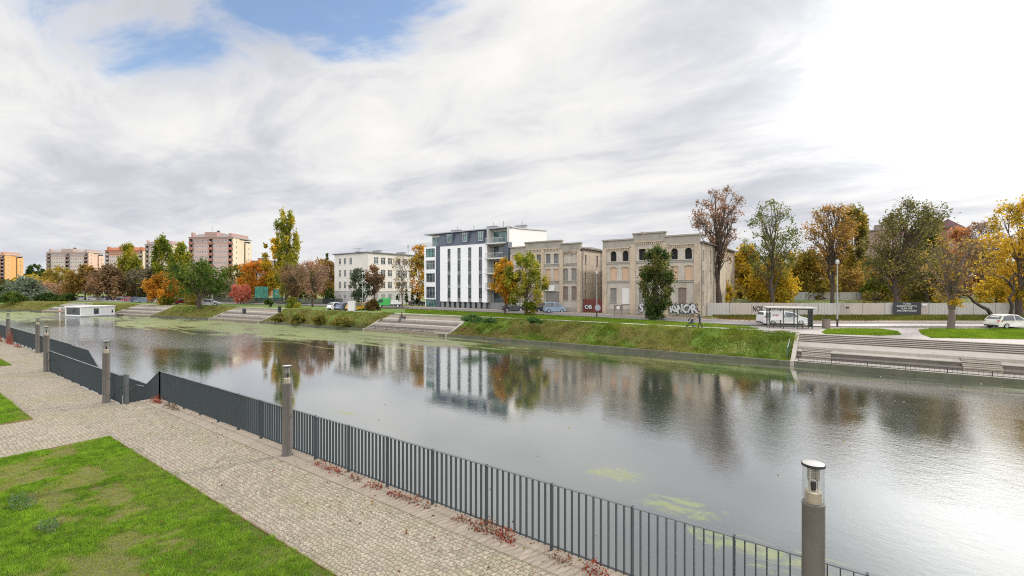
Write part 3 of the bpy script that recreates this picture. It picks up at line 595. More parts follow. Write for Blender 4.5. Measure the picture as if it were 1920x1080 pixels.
# ------------------------------------------------------------------ bollard lamps
LAMPG = plain('lamp_grey', (0.135, 0.122, 0.112), 0.5, 0.12, 5, stain=((0.08, 0.07, 0.06), 0.4, 3, 0.3))
CAPM = plain('cap_metal', (0.025, 0.025, 0.025), 0.4, 0.1); CAPTOP = plain('cap_top', (0.55, 0.53, 0.5), 0.4, 0.1, metal=0.3)
BRASS = plain('lamp_insert', (0.50, 0.43, 0.34), 0.35, 0.12, 12, metal=0.5)
def lamp_post():
    t = thing('bollard_lamp', 'x', 'lamp')
    H, r = 2.40, 0.120
    mb = MB(); mb.lathe([(0.0, 0.0), (r + 0.03, 0.0), (r + 0.03, 0.015), (r, 0.02), (r, 1.90), (r + 0.003, 1.905), (r + 0.003, 1.93), (r - 0.02, 1.935), (0, 1.935)], 32); mb.build('column', LAMPG, t, True)
    mb = MB(); mb.lathe([(r - 0.004, 1.936), (r - 0.004, 2.372)], 32); g = mb.build('glass_cylinder', CLEAR, t, True)
    mb = MB(); mb.lathe([(0, 2.374), (r + 0.006, 2.368), (r + 0.006, 2.392), (r - 0.004, 2.393)], 32); c = mb.build('cap', CAPM, t, True)
    mb = MB(); mb.lathe([(r - 0.004, 2.396), (r - 0.02, 2.402), (0, 2.404)], 32); mb.build('cap_plate', CAPTOP, c, True)
    mb = MB(); mb.lathe([(0, 1.936), (0.088, 1.936), (0.088, 2.06), (0.075, 2.075), (0.028, 2.08), (0, 2.08)], 24); mb.build('lamp_base', BRASS, t, True)
    mb = MB(); mb.lathe([(0.026, 2.081), (0.032, 2.12), (0.03, 2.18), (0, 2.18)], 16); mb.build('bulb_socket', BLACK, t, True)
    mb = MB()
    for k in range(4): a = k * math.pi / 2 + .4; mb.tube([(.062 * math.cos(a), .062 * math.sin(a), 2.075), (.062 * math.cos(a), .062 * math.sin(a), 2.36)], 0.004, 6)
    for i in range(8): z = 2.19 + i * 0.021; mb.lathe([(0.03, z), (0.068, z + 0.012), (0.068, z + 0.016), (0.03, z + 0.004)], 24)
    mb.build('louvre_stack', plain('louvre', (0.46, 0.43, 0.38), 0.35, .1, metal=.4), t, True)
    mb = MB(); mb.box(-0.035, 0.035, -r - 0.004, -r + 0.02, 0.35, 0.62); mb.build('access_panel', LAMPG, t)
    return t
lp = lamp_post()
lamps = [((-0.36, 6.63), 'grey cylindrical lamp with clear glass head, nearest the camera at lower right'), ((-12.2, 6.6), 'grey cylindrical lamp standing on the edge paving in the middle of the long railing'),
         ((-23.45, 5.48), 'grey cylindrical lamp beside the gate posts of the stair'), ((-34.6, 5.62), 'grey cylindrical lamp at the far end of the stairwell railing'),
         ((-45.1, 6.9), 'grey cylindrical lamp just past the stairwell, second from the far end'), ((-55.3, 6.75), 'grey cylindrical lamp by the big red creeper, farthest of all')]
for i, ((x, y), lab) in enumerate(lamps):
    o = lp if i == 0 else copy_tree(lp)
    o.location = (x, y, 0); o.rotation_euler.z = TH * 0 + (0.35 if i else 0.5); o['label'] = lab; o['group'] = 'bollard lamps along the promenade'

# ------------------------------------------------------------------ foliage
def leafcloud(P_, size, cols, rng, flat=0.0):
    """one folded quad per leaf clump"""
    n = len(P_); d = rng.normal(size=(n, 3)); d[:, 2] = d[:, 2] * (1 - flat) + flat * 2; d /= np.linalg.norm(d, axis=1)[:, None]
    a = np.cross(d, rng.normal(size=(n, 3))); a /= np.linalg.norm(a, axis=1)[:, None] + 1e-9; b = np.cross(d, a)
    s = (size * rng.uniform(0.35, 1.0, n) ** 1.0 * 1.45)[:, None]; e = s * rng.uniform(0.45, 0.8, (n, 1))
    V = np.stack([P_ - a * s, P_ + b * e + d * s * 0.15, P_ + a * s, P_ - b * e * rng.uniform(0.4, 1, (n, 1))], 1)
    return V
def creeper(label, x, y, w, h, n, pal=((0.42, 0.045, 0.03), (0.30, 0.03, 0.025), (0.50, 0.13, 0.07)), seed=1, zoff=0.0):
    rng = np.random.default_rng(seed); t = thing('creeper_plant', label, 'creeper', (x, y, zoff), 0, 'creepers at the foot of the railing')
    mb = MB(); mb.tube([(-w * .45, 0.01, .01), (w * .45, 0.0, .012)], .006, 4)
    for k in range(max(4, int(w * 8))):
        xx = rng.uniform(-w / 2, w / 2); hh = h * rng.uniform(0.3, 1) * (1 - (2 * xx / w) ** 2 * 0.6)
        mb.tube([(xx, 0, 0), (xx + rng.uniform(-.1, .1), -0.05 + rng.uniform(-.1, .05), hh * .6), (xx + rng.uniform(-.2, .2), rng.uniform(-.15, .05), hh)], [0.005, 0.004, 0.002], 4)
    mb.build('stems', plain('dry_stem', (0.13, 0.08, 0.055), .9, .2), t)
    u_ = rng.uniform(-1, 1, n); X = np.sign(u_) * np.abs(u_) ** 1.2 * w / 2; hh = h * (1 - (2 * X / w) ** 2 * 0.75) * (0.55 + 0.45 * vnoise(X + 50, X * 0 + seed, 0.25, seed))
    Z = hh * rng.random(n) ** 1.4 + 0.015; Y = rng.normal(-0.06, 0.07, n) - 0.1 * (1 - Z / (h + .01)) * rng.random(n)
    pc = np.asarray(pal); c = pc[rng.integers(0, len(pc), n)] * rng.uniform(0.7, 1.2, (n, 1))
    np_mesh('leaves', leafcloud(np.stack([X, Y, Z], 1), 0.026, c, rng), 4, LEAF, t, c)
RED = ((0.36, 0.06, 0.04), (0.26, 0.04, 0.03), (0.42, 0.14, 0.08)); MIX = ((0.34, 0.10, 0.06), (0.28, 0.18, 0.09), (0.22, 0.07, 0.04)); BRN = ((0.16, 0.12, 0.06), (0.2, 0.11, 0.06), (0.12, 0.12, 0.05))
for (px, w, h, n, pal, lab) in [
        (605, 0.5, 0.16, 60, RED, 'small red creeper just right of the middle lamp'), (632, 0.9, 0.18, 130, RED, 'bright red creeper, second clump right of the middle lamp'),
        (668, 0.6, 0.12, 60, MIX, 'thin brown and red creeper between two red clumps'), (708, 0.5, 0.20, 90, RED, 'red creeper where the railing posts begin to spread, before a gap'),
        (748, 0.45, 0.2, 90, RED, 'bright red creeper just past a railing post'), (785, 0.9, 0.24, 130, MIX, 'straggly brownish creeper spilling on to the edge paving'),
        (880, 0.8, 0.2, 120, MIX, 'low rust coloured creeper left of the largest clump'), (925, 0.9, 0.34, 280, MIX, 'largest rusty creeper clump at the foot of the near railing'),
        (955, 0.45, 0.36, 150, RED, 'upright red creeper at the right end of the largest clump'), (1055, 0.5, 0.25, 90, MIX, 'sparse brown creeper low on the railing near the frame bottom'), (1120, 0.5, 0.3, 150, RED, 'red creeper in the bottom edge of the picture')]:
    p = L(px, 6.78); creeper(lab, p.x, p.y, w * .85, h * .8, int(n * .7), pal, int(px))
creeper('red creeper heaped at the stair end of the long railing', -21.9, 6.72, 1.0, 0.32, 240, RED, 3)
creeper('dry brown creeper next to the red heap at the stair end', -20.4, 6.72, 1.3, 0.28, 160, BRN, 4)
creeper('large red creeper climbing the far left railing by the last lamps', -53.9, 6.75, 2.6, 1.35, 900, RED, 5)
creeper('red creeper trailing on the paving below the far left railing', -57.5, 6.55, 3.0, 0.7, 700, RED, 6)
creeper('small red creeper between the two farthest lamps', -50.5, 6.75, 2.0, 0.3, 200, RED, 8)
def weed(label, px, py, w, n, seed):
    rng = np.random.default_rng(seed); p = P(px, py); t = thing('weed_plant', label, 'weed', (p.x, p.y, 0.02), 0)
    mb = MB()
    for k in range(14): a = rng.uniform(0, 6.28); mb.tube([(0.3 * w * math.cos(a), 0.3 * w * math.sin(a), 0), (w * .5 * math.cos(a), w * .5 * math.sin(a), .09)], [0.004, 0.002], 4)
    mb.build('stems', MATS['dry_stem'], t)
    r_ = np.sqrt(rng.random(n)) * w / 2; a = rng.uniform(0, 6.28, n); c = np.asarray((0.17, 0.25, 0.13)) * rng.uniform(0.6, 1.3, (n, 1))
    np_mesh('leaves', leafcloud(np.stack([r_ * np.cos(a) * 1.6, r_ * np.sin(a) * .6, rng.uniform(.02, .09, n)], 1), 0.022, c, rng), 4, LEAF, t, c)
weed('grey green weed clump at the left edge of the nearest lawn', 40, 945, 0.7, 260, 1); weed('smaller grey green weed clump beside the bare soil of the nearest lawn', 92, 992, 0.45, 170, 2)

def build_tree(name, label, cat, loc, H, Rr, cb, kind, pal, n, leaf, seed, trunk_r, lean=(0, 0), limbs=14, gaps=1.0, fork=0.28, bark=None, group=None, nclump=34, trunks=1, scatter=0.30, show=0.8):
    """tapered trunk with limbs that reach the leaf clumps; the crown is many loose leaf faces"""
    rng = np.random.default_rng(seed); t = thing(name, label, cat, loc, 0, group); Rr = Rr * (1.0 if kind in ('bush', 'column') else 1.16)
    n = int(n * 1.2); leaf *= 0.84
    prof = {'round': lambda h: np.sqrt(np.clip(1 - (2 * h - 0.9) ** 2 / 1.25, 0.04, 1)), 'poplar': lambda h: np.clip(np.minimum(0.55 + 2.2 * h, 1) * np.sqrt(np.clip(1.05 - h ** 5, 0, 1)), 0.1, 1),
            'vase': lambda h: np.clip(0.35 + 0.9 * h, 0, 1) * np.sqrt(np.clip(1.05 - h ** 4, 0.1, 1)), 'dome': lambda h: np.sqrt(np.clip(1.0 - h ** 1.8, 0.08, 1)), 'cone': lambda h: np.clip(1.05 - h, 0.06, 1),
            'column': lambda h: np.clip(np.sqrt(np.clip(1 - (2 * h - 1) ** 4, 0.05, 1)), 0.1, 1), 'bush': lambda h: np.sqrt(np.clip(1.0 - h ** 2, 0.05, 1))}[kind]
    hs = np.sort(rng.random(nclump) ** 0.85); ang = np.arange(nclump) * 2.399 + rng.uniform(0, 6.28) + rng.normal(0, 0.5, nclump)
    rr = Rr * prof(hs) * np.clip(rng.random(nclump) ** 0.42, 0.25, 1) * 0.86
    zc = H * (cb + (1 - cb) * (0.04 + 0.92 * hs)); lx = lean[0] * zc / H; ly = lean[1] * zc / H
    C = np.stack([rr * np.cos(ang) + lx, rr * np.sin(ang) + ly, zc], 1)
    cr = Rr * scatter * (0.55 + 0.65 * rng.random(nclump)) * (0.6 + 0.4 * prof(hs))
    ch = np.minimum(cr * (1.15 if kind != 'poplar' else 2.2), H * (1 - cb) * 0.25)
    bark = bark or BARK
    mb = MB(); tops = []
    for k in range(trunks):
        a = 6.28 * k / trunks + seed; sp = 0.0 if trunks == 1 else Rr * 0.28
        n_ = 6; pts = []; rad = []
        for i in range(n_ + 1):
            f = i / n_; zz = f * H * (0.9 if kind in ('poplar', 'cone', 'column') else 0.78)
            s_ = 0 if f < fork else (f - fork) / (1 - fork)
            jx, jy = (rng.normal(0, Rr * 0.025), rng.normal(0, Rr * 0.025)) if i else (0, 0)
            pts.append((lean[0] * zz / H + math.cos(a) * sp * s_ + jx, lean[1] * zz / H + math.sin(a) * sp * s_ + jy, zz - (0.15 if i == 0 else 0)))
            rad.append(trunk_r * (1.2 if i == 0 else (1 - 0.9 * f)) * (1 if trunks == 1 or f <= fork else 0.66))
        mb.tube(pts, rad, 8); tops.append(pts)
    mb.build('trunk', bark, t, True)
    mb = MB(); order = rng.permutation(nclump)[:limbs]
    for j in order:
        pts = tops[j % trunks]; c = C[j]; f = np.clip((c[2] / H) * rng.uniform(0.45, 0.75), fork * 0.9, 0.8); i = min(int(f / (0.9 if kind in ('poplar', 'cone', 'column') else 0.78) * 6), 5); b0 = Vector(pts[i]).lerp(Vector(pts[i + 1]), rng.random())
        e = Vector(c); m1 = b0.lerp(e, 0.45) + Vector((rng.normal(0, .05) * Rr, rng.normal(0, .05) * Rr, -0.02 * H * rng.random() + 0.03 * H)); r0 = trunk_r * rng.uniform(0.18, 0.34)
        mb.tube([b0, m1, e], [r0, r0 * 0.6, r0 * 0.2], 5, False)
        for q in range(3):
            s0 = m1.lerp(e, rng.uniform(0.1, 0.9)); e2 = e + Vector(rng.normal(0, 1, 3)) * float(cr[j]) * 0.9; mb.tube([s0, s0.lerp(e2, .5) + Vector((0, 0, .03 * H * rng.random())), e2], [r0 * .35, r0 * .25, r0 * .1], 4, False)
    if limbs: mb.build('limbs', bark, t, True)
    w_ = cr ** 2 / (cr ** 2).sum(); idx = rng.choice(nclump, n, p=w_)
    g = rng.normal(size=(n, 3)); g /= np.linalg.norm(g, axis=1)[:, None]; g *= (rng.random(n) ** 0.5)[:, None] * (1 + 0.25 * rng.normal(size=n))[:, None]
    Pn = C[idx] + g * np.stack([cr[idx], cr[idx], ch[idx]], 1)
    Pn[:, 2] = np.maximum(Pn[:, 2], 0.05)
    pc = np.asarray(pal, float) * np.array([1.62, 1.62, 1.75]); pc = pc * np.minimum(1, 0.72 / pc.max(1))[:, None]; ci = rng.random(nclump) * (len(pc) - 1); f = np.clip(ci[idx] + rng.normal(0, 0.33 * (len(pc) - 1), n) * 0.7 , 0, len(pc) - 1.001); k0 = f.astype(int); fr = (f - k0)[:, None]
    c = (pc[k0] * (1 - fr) + pc[np.minimum(k0 + 1, len(pc) - 1)] * fr) * rng.uniform(0.72, 1.2, (n, 1))
    np_mesh('crown' if kind != 'bush' else 'leaves', leafcloud(Pn, leaf, c, rng), 4, LEAF, t, c)
    return t

# ------------------------------------------------------------------ building helpers
def face_map(ox, oy, sx, sy):
    """wall plane seen from outside with s running left to right; inward = +90 degrees from s"""
    nx, ny = -sy, sx
    return lambda s, z, d: (ox + s * sx + d * nx, oy + s * sy + d * ny, z)
def fbox(mb, fm, s0, s1, z0, z1, d0, d1):
    c = [fm(s, z, d) for d in (d0, d1) for z in (z0, z1) for s in (s0, s1)]
    return mb.add(c, [(0, 1, 3, 2), (4, 6, 7, 5), (0, 4, 5, 1), (2, 3, 7, 6), (0, 2, 6, 4), (1, 5, 7, 3)])
def wall_grid(mb, fm, s0, s1, z0, z1, holes, rev=0.2):
    S = sorted({s0, s1, *[h[0] for h in holes], *[h[1] for h in holes]}); Z = sorted({z0, z1, *[h[2] for h in holes], *[h[3] for h in holes]})
    for a, b_ in zip(S[:-1], S[1:]):
        for c, d in zip(Z[:-1], Z[1:]):
            ms, mz = (a + b_) / 2, (c + d) / 2
            if any(h[0] < ms < h[1] and h[2] < mz < h[3] for h in holes): continue
            mb.quad(fm(a, c, 0), fm(b_, c, 0), fm(b_, d, 0), fm(a, d, 0))
    for h in holes:
        a, b_, c, d = h[:4]
        mb.quad(fm(a, c, 0), fm(a, c, rev), fm(a, d, rev), fm(a, d, 0)); mb.quad(fm(b_, c, 0), fm(b_, c, rev), fm(b_, d, rev), fm(b_, d, 0))
        mb.quad(fm(a, c, 0), fm(b_, c, 0), fm(b_, c, rev), fm(a, c, rev)); mb.quad(fm(a, d, 0), fm(b_, d, 0), fm(b_, d, rev), fm(a, d, rev))
        if len(h) > 4 and h[4]:
            m_ = (a + b_) / 2; r = (b_ - a) / 2; rise = h[4] * r; arc = [(m_ - r * math.cos(math.pi * k / 10), d - rise + rise * math.sin(math.pi * k / 10)) for k in range(11)]
            for (p, q), (p2, q2) in zip(arc[:-1], arc[1:]):
                mb.quad(fm(p, q, 0.003), fm(p2, q2, 0.003), fm(p2, d, 0.003), fm(p, d, 0.003)); mb.quad(fm(p, q, 0.003), fm(p2, q2, 0.003), fm(p2, q2, rev), fm(p, q, rev))
def window(parent, fm, h, frame, pane, nv=1, nh=1, dep=0.13, sill=None, fw=0.07, name='window', label=None):
    a, b_, c, d = h[:4]; m_ = MB()
    for s_ in (a, b_ - fw): fbox(m_, fm, s_, s_ + fw, c, d, dep - 0.03, dep + 0.04)
    for z_ in (c, d - fw): fbox(m_, fm, a + fw, b_ - fw, z_, z_ + fw, dep - 0.03, dep + 0.04)
    for i in range(1, nv + 1): x = a + (b_ - a) * i / (nv + 1); fbox(m_, fm, x - fw * .4, x + fw * .4, c + fw, d - fw, dep - 0.02, dep + 0.035)
    for i in range(1, nh + 1): z = c + (d - c) * (i / (nh + 1) if nh > 1 else 0.68); fbox(m_, fm, a + fw, b_ - fw, z - fw * .4, z + fw * .4, dep - 0.015, dep + 0.03)
    o = m_.build(name, frame, parent)
    if label: o['label'] = label
    m_ = MB(); m_.quad(fm(a, c, dep + 0.02), fm(b_, c, dep + 0.02), fm(b_, d, dep + 0.02), fm(a, d, dep + 0.02)); m_.build('pane', pane, o)
    if sill: m_ = MB(); fbox(m_, fm, a - 0.06, b_ + 0.06, c - 0.07, c - 0.003, -0.07, dep); m_.build('sill', sill, o)
    return o
def board(parent, fm, h, mat, dep=0.1, name='window_board', sill=None, label=None):
    a, b_, c, d = h[:4]; m_ = MB(); fbox(m_, fm, a + .004, b_ - .004, c + .004, d - .004, dep, dep + 0.06); o = m_.build(name, mat, parent)
    if sill: m_ = MB(); fbox(m_, fm, a - 0.08, b_ + 0.08, c - 0.1, c - 0.003, -0.1, dep); m_.build('sill', sill, o)
    if label: o['label'] = label
    return o

# ---------------------------------------------------- white block with slot windows
WHITE = plain('white_render', (0.84, 0.845, 0.87), 0.8, 0.03, 0.5); SLATE = plain('slate_cladding', (0.085, 0.10, 0.135), 0.55, 0.12, 1.5)
PALE = plain('pale_trim', (0.55, 0.54, 0.52), 0.7, 0.08); GREYP = plain('grey_panel', (0.22, 0.225, 0.23), 0.6, 0.12, 2); TEAL = glass_dark('teal_glass', (0.035, 0.085, 0.08), 0.08)
CREAM = plain('cream_render', (0.72, 0.66, 0.60), 0.85, 0.05, 0.6)
b = thing('apartment_building', 'modern white apartment block with four dark slot windows and slate attic', 'building', (-76.5, 72.5, 0))
fm = face_map(0, 0, 1, 0); D_ = 14.0
slots = [7.5, 10.35, 13.3, 16.15]; hol = [(s - .45, s + .45, 1.4, 12.6) for s in slots]
m_ = MB(); wall_grid(m_, fm, 4.9, 17.8, 1.4, 13.2, hol, 0.25); m_.build('wall', WHITE, b)
m_ = MB(); fbox(m_, fm, 3.6, 4.9, 0, 13.2, 0.06, 0.4); fbox(m_, fm, 22.1, 23.1, 1.4, 13.2, -0.02, 1.2); m_.build('dark_panel', SLATE, b)
m_ = MB()
for k in range(9): a = 5.1 + k * 1.45; fbox(m_, fm, a, a + 0.75, 0, 1.397, 0.15, 0.3)
fbox(m_, fm, 4.9, 23.1, 0, 1.397, 0.9, 1.1); m_.build('plinth', GREYP, b)
for k in range(8): window(b, fm, (5.88 + k * 1.45, 6.5 + k * 1.45, 0.1, 1.38), IRON, GLASS, 0, 0, 0.5)
for s in slots:
    for i in range(4):
        z = 1.45 + i * 2.8; window(b, fm, (s - .43, s + .43, z + .75, z + 2.75), IRON, GLASS, 0, 1, 0.12, fw=.06)
        m_ = MB(); fbox(m_, fm, s - .43, s + .43, z, z + .745, 0.08, 0.2); m_.build('spandrel', GREYP, b)
# corner bay at the left
bh = [(0.5, 3.3, 2.0, 4.55), (0.5, 3.3, 5.5, 7.5), (0.5, 3.3, 8.3, 10.3), (0.5, 3.3, 11.0, 12.9)]
m_ = MB(); wall_grid(m_, fm, 0, 3.6, 1.8, 13.3, bh, 0.3); m_.box(-0.001, 0.25, 0.3, D_, 0, 13.3); m_.build('corner_bay', WHITE, b)
for i, h in enumerate(bh): window(b, fm, h, ALU if i < 3 else IRON, TEAL if i == 3 else GLASS, 2, 1, 0.2)
window(b, fm, (0.3, 3.5, 0.02, 1.78), ALU, TEAL, 3, 1, 0.25)
# top flat left of the attic: set back glass under the roof slab
m_ = MB(); fbox(m_, fm, 1.2, 4.4, 13.3, 15.75, 1.2, 1.4); m_.build('terrace_wall', CREAM, b); window(b, fm, (1.5, 4.1, 13.4, 15.5), ALU, TEAL, 1, 0, 1.05)
m_ = MB(); fbox(m_, fm, 0.1, 3.5, 13.35, 14.3, 0.1, 0.13); m_.build('balustrade', CLEAR, b)
# mansard
m_ = MB(); m_.prism([(-0.05, 13.2), (0.9, 16.0), (D_, 16.0), (D_, 13.2)], 4.0, 17.8, axis='x'); m_.build('attic', SLATE, b)
for s in (7.6, 12.0, 16.2):
    m_ = MB(); fbox(m_, fm, s - .95, s + .95, 13.6, 15.75, 0.0, 0.9); o = m_.build('dormer', SLATE, b)
    window(o, fm, (s - .62, s + .62, 13.75, 15.6), ALU, TEAL, 1, 0, -0.03, fw=.09)
m_ = MB(); m_.box(-0.6, 23.3, 0.45, 4.0, 16.05, 16.25); m_.add([(-.6, 4, 16.05), (23.3, 4, 16.05), (23.3, D_, 16.6), (-.6, D_, 16.6), (-.6, 4, 16.25), (23.3, 4, 16.25), (23.3, D_, 16.8), (-.6, D_, 16.8)], [(0, 1, 2, 3), (4, 5, 6, 7), (0, 3, 7, 4), (1, 2, 6, 5), (2, 3, 7, 6)])
roof = m_.build('roof', plain('roof_sheet', (0.36, 0.38, 0.41), 0.5, .08), b)
for x, y in ((6.0, 4.0), (16.5, 3.5), (22.0, 6)): m_ = MB(); m_.box(x - 1.2, x + 1.2, y - .4, y + .4, 16.2, 16.95); m_.box(x - 1.35, x + 1.35, y - .5, y + .5, 16.95, 17.07); m_.tube([(x + .3, y, 17.07), (x + .3, y, 17.9)], .07, 6); m_.build('chimney', plain('vent_metal', (0.33, 0.33, 0.35), .5, .1), roof)
m_ = MB(); m_.tube([(11, 4, 16.2), (11, 4, 17.8)], .04, 5); m_.tube([(19, 4, 16.2), (19, 4, 18)], .04, 5); m_.build('antenna', IRON, roof)
# balconies
m_ = MB(); fbox(m_, fm, 17.8, 17.95, 1.4, 16.0, 0.0, 2.2); fbox(m_, fm, 22.6, 23.1, 13.2, 16.0, .3, 2.2); fbox(m_, fm, 17.95, 23.0, 1.4, 16.0, 1.9, 2.2); m_.build('recess_wall', PALE, b)
for i, z in enumerate((13.05, 10.1, 7.15, 4.2)):
    m_ = MB(); fbox(m_, fm, 17.7, 22.2 if i else 22.6, z - .14, z + .14, -0.55, 1.9); o = m_.build('balcony', PALE, b)
    m_ = MB(); fbox(m_, fm, 17.75, 22.1, z + 1.02, z + 1.08, -0.5, -0.45); [fbox(m_, fm, x, x + .03, z + .14, z + 1.02, -0.49, -0.46) for x in np.arange(17.8, 22.1, 0.28)]; m_.build('railing', ALU if i < 3 else IRON, o)
    window(o, fm, (18.2, 22.0, z + .2, z + 2.5), IRON, TEAL if i == 0 else GLASS, 2, 0, 1.78)
window(b, fm, (18.2, 22.0, 1.5, 3.8), IRON, GLASS, 2, 0, 1.78)
# gable and back walls
m_ = MB(); m_.prism([(1.2, 0), (1.2, 13.2), (0.35, 13.2), (0.35, 15.3), (1.4, 16.04), (D_, 16.58), (D_, 0)], 22.75, 23.12, axis='x'); m_.build('gable_wall', plain('gable_render', (0.80, 0.77, 0.74), .85, .04), b)
m_ = MB(); m_.box(0.25, 22.7, D_ - .3, D_, 0, 16.0); m_.box(0.3, 22.7, 3.0, 3.2, 0, 16.0); m_.build('back_wall', CREAM, b)

# ---------------------------------------------------- two derelict brick and plaster houses
OCHRE = plain('weathered_plaster', (0.50, 0.405, 0.305), 0.92, 0.14, 0.9, bump=0.3, stain=((0.20, 0.17, 0.14), 0.6, 0.45, 0.4))
GREYPL = plain('grey_plaster', (0.48, 0.435, 0.375), 0.92, 0.12, 0.8, bump=0.2, stain=((0.22, 0.205, 0.19), 0.5, 0.4, 0.5))
COPING = plain('parapet_cement', (0.34, 0.31, 0.265), 0.92, 0.15, 1.0, stain=((0.15, 0.14, 0.12), 0.6, 0.5, 0.3))
SIDEPL = plain('peeling_side_plaster', (0.52, 0.44, 0.345), 0.92, 0.22, 0.6, bump=0.3, stain=((0.24, 0.17, 0.12), 0.85, 1.1, 0.14))
BRICKF = plain('orange_brick_infill', (0.55, 0.385, 0.26), 0.9, 0.18, 3, stain=((0.46, 0.29, 0.18), 0.5, 2, 1)); BOARDG = plain('grey_boarding', (0.23, 0.215, 0.20), 0.85, 0.2, 3); BOARDB = plain('brown_boarding', (0.21, 0.165, 0.14), 0.85, 0.2, 3); BOARDW = plain('white_board', (0.68, 0.66, 0.64), 0.8, 0.06)
def old_house(label, x, width, bays, parapets, wins, side_h, depth, cap):
    b = thing('derelict_building', label, 'building', (x, 73.0, -0.02)); fm = face_map(0, 0, 1, 0)
    for (a, c), ph in zip(bays, parapets):
        hs = [w for w in wins if a < (w[0] + w[1]) / 2 < c]
        m_ = MB(); wall_grid(m_, fm, a, c, 0.9, ph - 1.35, [w[:5] for w in hs], 0.3); m_.build('wall', GREYPL, b)
        m_ = MB(); fbox(m_, fm, a - .01, c + .01, 0, 0.897, -0.09, 0.3); m_.build('plinth', COPING, b)
        m_ = MB(); fbox(m_, fm, a, c, ph - 1.35, ph, -0.06, 0.5); fbox(m_, fm, a - .12, c + .12, ph + .003, ph + .22, -0.24, 0.55); par = m_.build('parapet', COPING, b)
        m_ = MB(); n = int((c - a - .8) / .3)
        for i in range(n): s = a + .4 + (c - a - .8) * (i + .5) / n; fbox(m_, fm, s - .075, s + .075, ph - 1.72, ph - 1.353, -0.14, 0.0)
        fbox(m_, fm, a + .3, c - .3, ph - 1.352, ph - 1.2, -0.2, -0.06); m_.build('dentils', OCHRE, par)
        for zc in (8.35, 5.25): m_ = MB(); fbox(m_, fm, a + .35, c - .35, zc, zc + .26, -0.12, 0); fbox(m_, fm, a + .35, c - .35, zc + .26, zc + .34, -0.17, 0); m_.build('string_course', COPING, b)
        for w in hs:
            k = w[5]
            if k == 'void': board(b, fm, w, DARK, 0.29, 'unlit_interior_board', PALE)  # black board painted as the unlit room behind the opening
            elif k == 'glass': window(b, fm, w, BOARDG, GLASS, 1, 1, .2, PALE)
            else: board(b, fm, w, {'brick': BRICKF, 'grey': BOARDG, 'brown': BOARDB, 'white': BOARDW, 'plaster': GREYPL}[k], 0.05 if k == 'white' else 0.14, 'window_board', COPING, {'brick': 'window filled with orange brick', 'white': 'window covered by a white board'}.get(k))
            m_ = MB(); aa, bb, cc, dd = w[:4]
            if w[4]:
                r = (bb - aa) / 2 + .06; mm = (aa + bb) / 2; rise = w[4] * (bb - aa) / 2
                for q in range(8):
                    t0, t1 = math.pi * q / 8, math.pi * (q + 1) / 8; P0 = [(mm - r * math.cos(t), dd - rise + (rise + .05) * math.sin(t)) for t in (t0, t1)]; P1 = [(mm - (r + .17) * math.cos(t), dd - rise + (rise + .22) * math.sin(t)) for t in (t0, t1)]
                    m_.add([fm(*P0[0], -.05), fm(*P0[1], -.05), fm(*P1[1], -.05), fm(*P1[0], -.05), fm(*P0[0], 0), fm(*P0[1], 0), fm(*P1[1], 0), fm(*P1[0], 0)], [(0, 1, 2, 3), (0, 1, 5, 4), (2, 3, 7, 6)])
                m_.build('window_hood', OCHRE, b)
    for s, w_, ph in cap: m_ = MB(); fbox(m_, fm, s - w_ / 2, s + w_ / 2, 0, ph - 1.352, -0.2, -0.003); m_.build('pilaster', OCHRE, b)
    m_ = MB(); sm = face_map(width, 0, 0, 1); sh = [(1.6, 2.3, 8.7, 10.2), (1.6, 2.3, 5.2, 7.0), (1.6, 2.3, 1.9, 3.8), (6.2, 7.0, 8.5, 10.3), (9.0, 9.8, 8.5, 10.3), (6.2, 7.0, 5.3, 7.2), (9.0, 9.8, 5.3, 7.2)]
    wall_grid(m_, sm, 0, depth, 0, side_h, sh, .25); m_.box(0, .3, .5, depth, 0, side_h); m_.box(0, width, depth - .3, depth - .01, 0, side_h - .1); m_.build('side_wall', SIDEPL, b)
    for w in sh: board(b, sm, w, BOARDG, .14, 'window_board', COPING)
    m_ = MB(); m_.box(-.3, width + .45, 0.55, depth + .3, side_h, side_h + .22); m_.add([(-.3, .55, side_h + .22), (width + .45, .55, side_h + .22), (width + .45, depth + .3, side_h + .22), (-.3, depth + .3, side_h + .22), (1, depth / 2, side_h + 0.75), (width - 1, depth / 2, side_h + 0.75)], [(0, 1, 5, 4), (1, 2, 5), (2, 3, 4, 5), (3, 0, 4)])
    m_.build('roof', plain('tar_roof', (0.16, 0.145, 0.13), .9, .2), b)
    m_ = MB(); m_.tube([(width + .12, .6, 0), (width + .12, .6, side_h)], .06, 6); m_.tube([(width + .12, 8.1, 0), (width + .12, 8.1, side_h)], .06, 6); m_.build('downpipe', BOARDG, b)
    return b, fm
